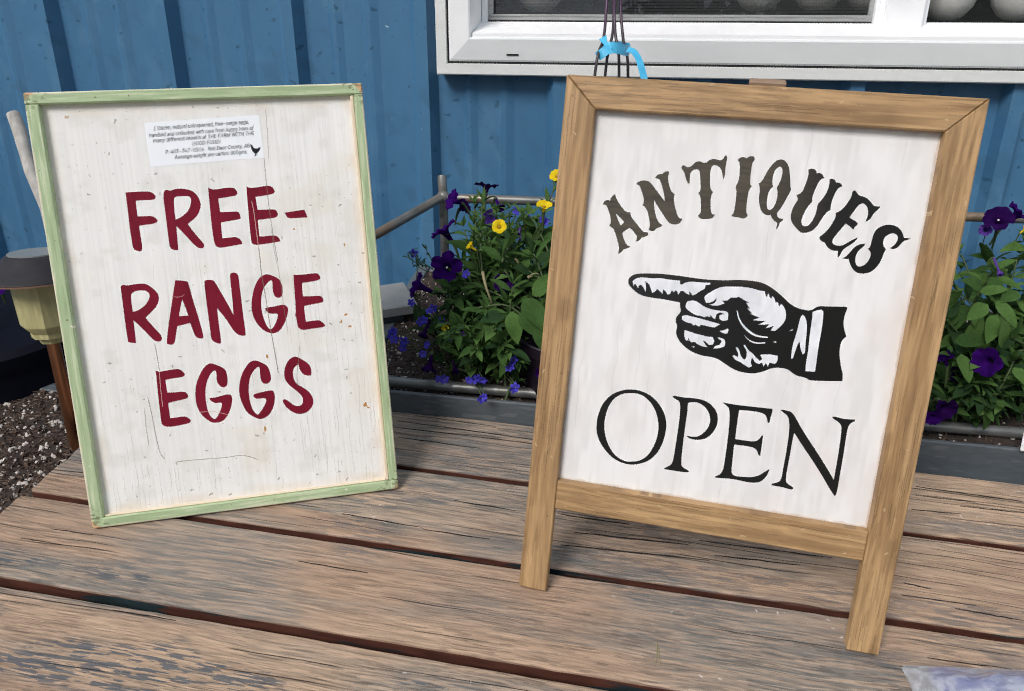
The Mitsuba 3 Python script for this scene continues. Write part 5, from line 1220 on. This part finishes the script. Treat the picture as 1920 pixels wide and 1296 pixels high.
flower(petL, 851, 376, 1.31, (-0.75, 0.25, 0.45), 21, 'petal_purple', tube_k=0.8, cup=0.2, ruffle=0.09, roll=0.4)
flower(petL, 868, 388, 1.33, (0.50, 0.30, 0.5), 15, 'petal_dark', tube_k=0.7, ruffle=0.1)
flower(petL, 833, 433, 1.28, (-0.55, 0.75, 0.25), 26, 'petal_purple', tube_k=0.9, cup=0.15, ruffle=0.10)
flower(petL, 838, 502, 1.22, (-0.22, 0.05, 0.95), 28, 'petal_purple', throat='throat_white', tube_k=0.8, cup=0.14, ruffle=0.13, roll=0.3, deep=0.34)
flower(petL, 784, 536, 1.22, (-0.80, 0.34, 0.32), 25, 'petal_purple', tube_k=1.15, cup=0.15, ruffle=0.10, stem_to=at(832, 556, 1.27))
flower(petL, 935, 384, 1.30, (0.25, -0.55, 0.4), 15, 'petal_purple', tube_k=1.0, open_=0.6)
flower(petL, 921, 408, 1.24, (-0.55, -0.15, 0.75), 16, 'petal_violet', tube_k=0.8, ruffle=0.20, cup=0.3)
flower(petL, 973, 437, 1.20, (-0.1, -0.50, 0.70), 14, 'petal_violet', tube_k=1.3, open_=0.45, ruffle=0.2)
flower(petL, 944, 532, 1.16, (0.15, 0.1, 0.95), 19, 'petal_dark', tube_k=0.7, cup=0.2, ruffle=0.10)
flower(petL, 806, 684, 1.17, (-0.15, -0.90, 0.15), 19, 'petal_dark', tube_k=1.0, cup=0.3, open_=0.75, ruffle=0.12)
flower(petL, 797, 622, 1.19, (-0.30, -0.80, 0.35), 15, 'petal_dark', tube_k=1.6, open_=0.6)
flower(petL, 853, 690, 1.18, (0.2, -0.75, 0.35), 13, 'petal_dark', tube_k=1.0, open_=0.6)
flower(petL, 868, 636, 1.15, (-0.30, 0.30, 0.7), 13, 'petal_violet', tube_k=0.7, ruffle=0.22, cup=0.3)
flower(petL, 1012, 700, 1.14, (0.3, 0.2, 0.9), 10, 'petal_purple', tube_k=0.7)
# wilted pale stems
for a, b, c, d in (((905, 510), (912, 540), (925, 575), 1.17), ((950, 490), (968, 487), (975, 510), 1.17), ((990, 520), (1008, 515), (1015, 540), 1.15)):
    put(petL, 'dry_stem', tube(curve([at(*a, d), at(*b, d - 0.01), at(*c, d)], 8), np.linspace(0.0026, 0.0012, 17), 6), 'dry_stem', smooth=True)

cal = thing('yellow_calibrachoa', 'small leaved plant with bright yellow flowers among the purple petunias', 'flower plant')
tips = spread([(870, 385), (905, 372), (960, 378), (1000, 400), (990, 470), (900, 480), (865, 430)], 30, r, 1.18, 1.38) + [at(1020, 395, 1.26), at(1042, 345, 1.30), at(880, 470, 1.20)]
grow(cal, tips, [at_z(935, 672, 0.012), at_z(955, 665, 0.012)], r, 0, NARROW, (0.016, 0.032), 0.0085, 0.96, start=0.40, mats=('leaf_green_1', 'leaf_green_0', 'leaf_green_2'), top_cluster=6, cap=290, up_bias=0.55)
flower(cal, 936, 425, 1.17, (-0.05, 0.15, 0.95), 13.5, 'petal_yellow', throat='throat_ochre', tube_k=0.8, cup=0.12, ruffle=0.03, deep=0.10)
flower(cal, 1020, 387, 1.20, (0.05, 0.72, 0.60), 15, 'petal_yellow', throat='throat_ochre', tube_k=0.8, cup=0.25, ruffle=0.04, deep=0.10)
flower(cal, 884, 463, 1.18, (-0.65, 0.50, 0.35), 11.5, 'petal_yellow', tube_k=0.8, open_=0.8, ruffle=0.06, roll=0.5)
flower(cal, 1044, 330, 1.24, (-0.4, 0.4, 0.8), 13, 'petal_yellow', throat='throat_ochre', tube_k=0.8, ruffle=0.05)
flower(cal, 835, 616, 1.17, (-0.1, 0.5, 0.7), 7, 'petal_yellow', tube_k=0.6)

lob = thing('blue_lobelia', 'trailing lobelia with tiny bright blue flowers at the planter edge between the signs', 'flower plant')
LOB = [(776, 475, 1.24), (874, 514, 1.19), (771, 568, 1.20), (804, 583, 1.19), (811, 579, 1.195), (795, 600, 1.19), (789, 603, 1.19), (829, 602, 1.18), (737, 622, 1.18), (739, 636, 1.17), (735, 630, 1.175), (758, 640, 1.18), (801, 647, 1.16), (793, 664, 1.16), (888, 712, 1.150), (897, 710, 1.147), (905, 713, 1.145),
       (880, 713, 1.153), (904, 748, 1.128), (908, 744, 1.127), (963, 675, 1.12), (954, 691, 1.12), (959, 688, 1.12), (963, 731, 1.125), (966, 726, 1.125), (969, 395, 1.27), (990, 407, 1.26), (1018, 412, 1.22), (1022, 416, 1.22), (833, 711, 1.165), (822, 711, 1.17), (845, 632, 1.17), (755, 652, 1.18)]
lb = [at_z(850, 690, 0.012), at_z(900, 680, 0.012), at_z(800, 660, 0.012)]
for px, py, d in LOB:
    tip = at(px, py, d); b = lb[int(np.argmin([np.linalg.norm(tip - q) for q in lb]))]
    f = r.normal(0, 0.35, 2)
    flower(lob, px, py, d, (f[0] - 0.1, f[1] - 0.1, 0.9), 6.2 + 2.6 * r.random(), 'petal_blue', throat='throat_white' if r.random() < 0.4 else None, tube_k=0.5, ruffle=0.10, cup=0.08, deep=0.42, roll=r.random() * 6, nt=20, stem_to=tip * 0.8 + b * 0.2 + np.array([0, 0.012, 0.004]))
    put(lob, 'stem', tube(curve([b, (b + tip) / 2 + np.array([r.normal(0, 0.012), r.normal(0, 0.012), 0.012]), tip * 0.8 + b * 0.2 + np.array([0, 0.012, 0.004])], 6), 0.0008, 5), 'stem_green', smooth=True)
sprig = []
for a, b in (((800, 500), (760, 480)), ((812, 505), (770, 474)), ((815, 512), (772, 494)), ((810, 490), (797, 465)), ((805, 500), (779, 488)), ((800, 560), (778, 555)), ((1003, 452), (1020, 420))):
    put(lob, 'stem', tube(curve([at(*a, 1.24), at((a[0] + b[0]) / 2 + 3, (a[1] + b[1]) / 2 + 4, 1.235), at(*b, 1.23)], 6), np.linspace(0.0010, 0.0006, 13), 5), 'stem_green', smooth=True)
    for t in (0.35, 0.5, 0.65, 0.8, 0.95):
        p = at(a[0] + (b[0] - a[0]) * t, a[1] + (b[1] - a[1]) * t, 1.236 - 0.004 * t)
        sprig.append(placed(NARROW_M[r.integers(2)], leaf_pose(p, r.normal(0, 0.5, 3) + UPV * 0.5 + RIGHT * -0.4, -FWD + 0 * p, 0.010)))
put(lob, 'small_leaves', cat(sprig), 'leaf_green_2', smooth=True, kind='stuff')

r = np.random.default_rng(61)
petN = thing('petunia_plant', 'young low petunia seedling close to the front pipe, between the two signs', 'flower plant')
tips = spread([(795, 600), (860, 570), (960, 600), (985, 690), (900, 690), (830, 670)], 20, r, 1.10, 1.22)
grow(petN, tips, [q * [1, 1, 0] + [0, 0.02, 0.018] for q in tips], r, 0, BROAD, (0.018, 0.034), 0.0085, 0.97, start=0.15, cap=290, mats=('leaf_green_0', 'leaf_green_2', 'leaf_green_1'))

# ---- the plant right of the antiques sign
r = np.random.default_rng(33)
petR = thing('petunia_plant', 'broad leaved petunia with purple flowers, right of the antiques sign', 'flower plant')
bases = [at_z(1840, 770, 0.012), at_z(1800, 745, 0.012), at_z(1900, 765, 0.012), at_z(1740, 740, 0.012)]
tips = spread([(1740, 520), (1790, 470), (1880, 440), (2000, 430), (2030, 740), (1900, 730), (1780, 720), (1700, 720), (1690, 560)], 30, r, 1.08, 1.32)
grow(petR, tips, bases, r, 0, BROAD[:4], (0.028, 0.050), 0.0150, 0.95, start=0.24, mats=('leaf_green_1', 'leaf_green_0', 'leaf_green_2'), cap=290)
for px, py, d, dirv, l, mt in ((1850, 570, 1.05, (-0.75, -0.5, 0.3), 0.040, 'leaf_green_1'), (1868, 565, 1.045, (0.45, -0.75, 0.3), 0.042, 'leaf_green_1'), (1838, 548, 1.06, (0.6, 0.1, 0.4), 0.032, 'leaf_green_1'), (1868, 590, 1.045, (-0.4, -0.8, 0.3), 0.044, 'leaf_green_1'),
                               (1845, 540, 1.07, (-0.85, 0.25, 0.3), 0.040, 'leaf_green_0'), (1858, 520, 1.07, (0.1, -0.85, 0.4), 0.045, 'leaf_green_0'), (1905, 545, 1.06, (-0.6, -0.3, 0.4), 0.040, 'leaf_green_0'), (1880, 650, 1.04, (-0.3, 0.6, 0.5), 0.052, 'leaf_green_1'),
                               (1800, 665, 1.05, (0.1, -0.8, 0.4), 0.040, 'leaf_green_1'), (1845, 660, 1.05, (-0.6, -0.5, 0.4), 0.038, 'leaf_green_1'), (1790, 640, 1.06, (0.9, 0.05, 0.3), 0.045, 'leaf_green_0'), (1900, 690, 1.05, (0.3, -0.6, 0.5), 0.040, 'leaf_green_1')):
    dv = dirv[0] * RIGHT + dirv[1] * UPV - dirv[2] * FWD
    put(petR, 'leaf', BROAD[1], mt, to_world=T(leaf_pose(at(px, py, d), dv, UPV * 0.45 - FWD * 0.9, l)))
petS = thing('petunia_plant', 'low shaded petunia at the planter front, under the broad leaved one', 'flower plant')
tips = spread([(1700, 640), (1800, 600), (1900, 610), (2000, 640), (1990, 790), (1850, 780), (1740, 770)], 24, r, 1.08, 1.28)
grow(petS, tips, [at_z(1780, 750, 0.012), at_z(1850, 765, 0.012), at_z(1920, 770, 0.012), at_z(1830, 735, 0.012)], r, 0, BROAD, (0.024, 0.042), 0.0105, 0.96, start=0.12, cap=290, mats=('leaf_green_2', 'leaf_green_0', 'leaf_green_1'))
petT = thing('petunia_plant', 'young low petunia seedling close to the front pipe, right of the antiques sign', 'flower plant')
tips = spread([(1720, 690), (1800, 660), (1900, 670), (1960, 700), (1960, 780), (1850, 772), (1735, 762)], 22, r, 1.06, 1.16)
grow(petT, tips, [q * [1, 1, 0] + [0, 0.02, 0.018] for q in tips], r, 0, BROAD, (0.022, 0.040), 0.0085, 0.97, start=0.12, cap=290, mats=('leaf_green_0', 'leaf_green_2', 'leaf_green_1'))
flower(petR, 1872, 413, 1.12, (-0.35, 0.45, 0.7), 26, 'petal_dark', throat='throat_white', tube_k=0.8, cup=0.2, ruffle=0.10)
flower(petR, 1908, 402, 1.16, (0.45, 0.50, 0.5), 25, 'petal_purple', tube_k=0.9, cup=0.2, ruffle=0.10)
flower(petR, 1848, 432, 1.13, (-0.5, 0.0, 0.75), 14, 'petal_violet', tube_k=1.0, ruffle=0.2, open_=0.8)
flower(petR, 1872, 506, 1.07, (0.05, -0.70, 0.35), 13, 'petal_violet', tube_k=1.7, open_=0.45)
flower(petR, 1853, 678, 1.03, (-0.70, -0.05, 0.55), 27, 'petal_purple', tube_k=0.9, cup=0.3, ruffle=0.08)
flower(petR, 1772, 672, 1.06, (-0.35, 0.75, 0.30), 17, 'petal_purple', tube_k=1.0, cup=0.3)
flower(petR, 1770, 765, 1.06, (0.0, -0.50, 0.70), 23, 'petal_dark', tube_k=0.9, cup=0.25, ruffle=0.1)
flower(petR, 1748, 782, 1.06, (-0.3, -0.45, 0.7), 15, 'petal_purple', tube_k=0.9)
flower(petR, 1795, 703, 1.09, (0.1, 0.1, 0.9), 18, 'petal_dark', tube_k=0.9)
cal2 = thing('yellow_calibrachoa', 'yellow flowered sprig at the right picture edge, above the broad petunia leaves', 'flower plant')
grow(cal2, [at(1918, 440, 1.12), at(1930, 470, 1.12), at(1800, 470, 1.2), at(1850, 470, 1.18)], [at_z(1885, 740, 0.012)], r, 0, NARROW, (0.014, 0.026), 0.010, 0.95, start=0.5, mats=('leaf_green_1', 'leaf_green_0', 'leaf_green_2'), cap=120)
flower(cal2, 1920, 431, 1.10, (0.3, 0.5, 0.5), 9, 'petal_yellow', tube_k=1.0, open_=0.7)

# ---- a petunia hidden in the shade left of the lamp
petX = thing('petunia_plant', 'deep purple petunia in the shade at the left picture edge, behind the lamp', 'flower plant')
flower(petX, -4, 536, 1.30, (0.3, 0.3, 0.8), 20, 'petal_purple', tube_k=0.8)
grow(petX, [at(-30, 560, 1.32), at(-50, 540, 1.32), at(-20, 600, 1.33)], [at(-30, 760, 1.30) * [1, 1, 0] + [0, 0, -0.03]], r, 0, BROAD, (0.02, 0.035), 0.013, 0.9, start=0.35, cap=60)
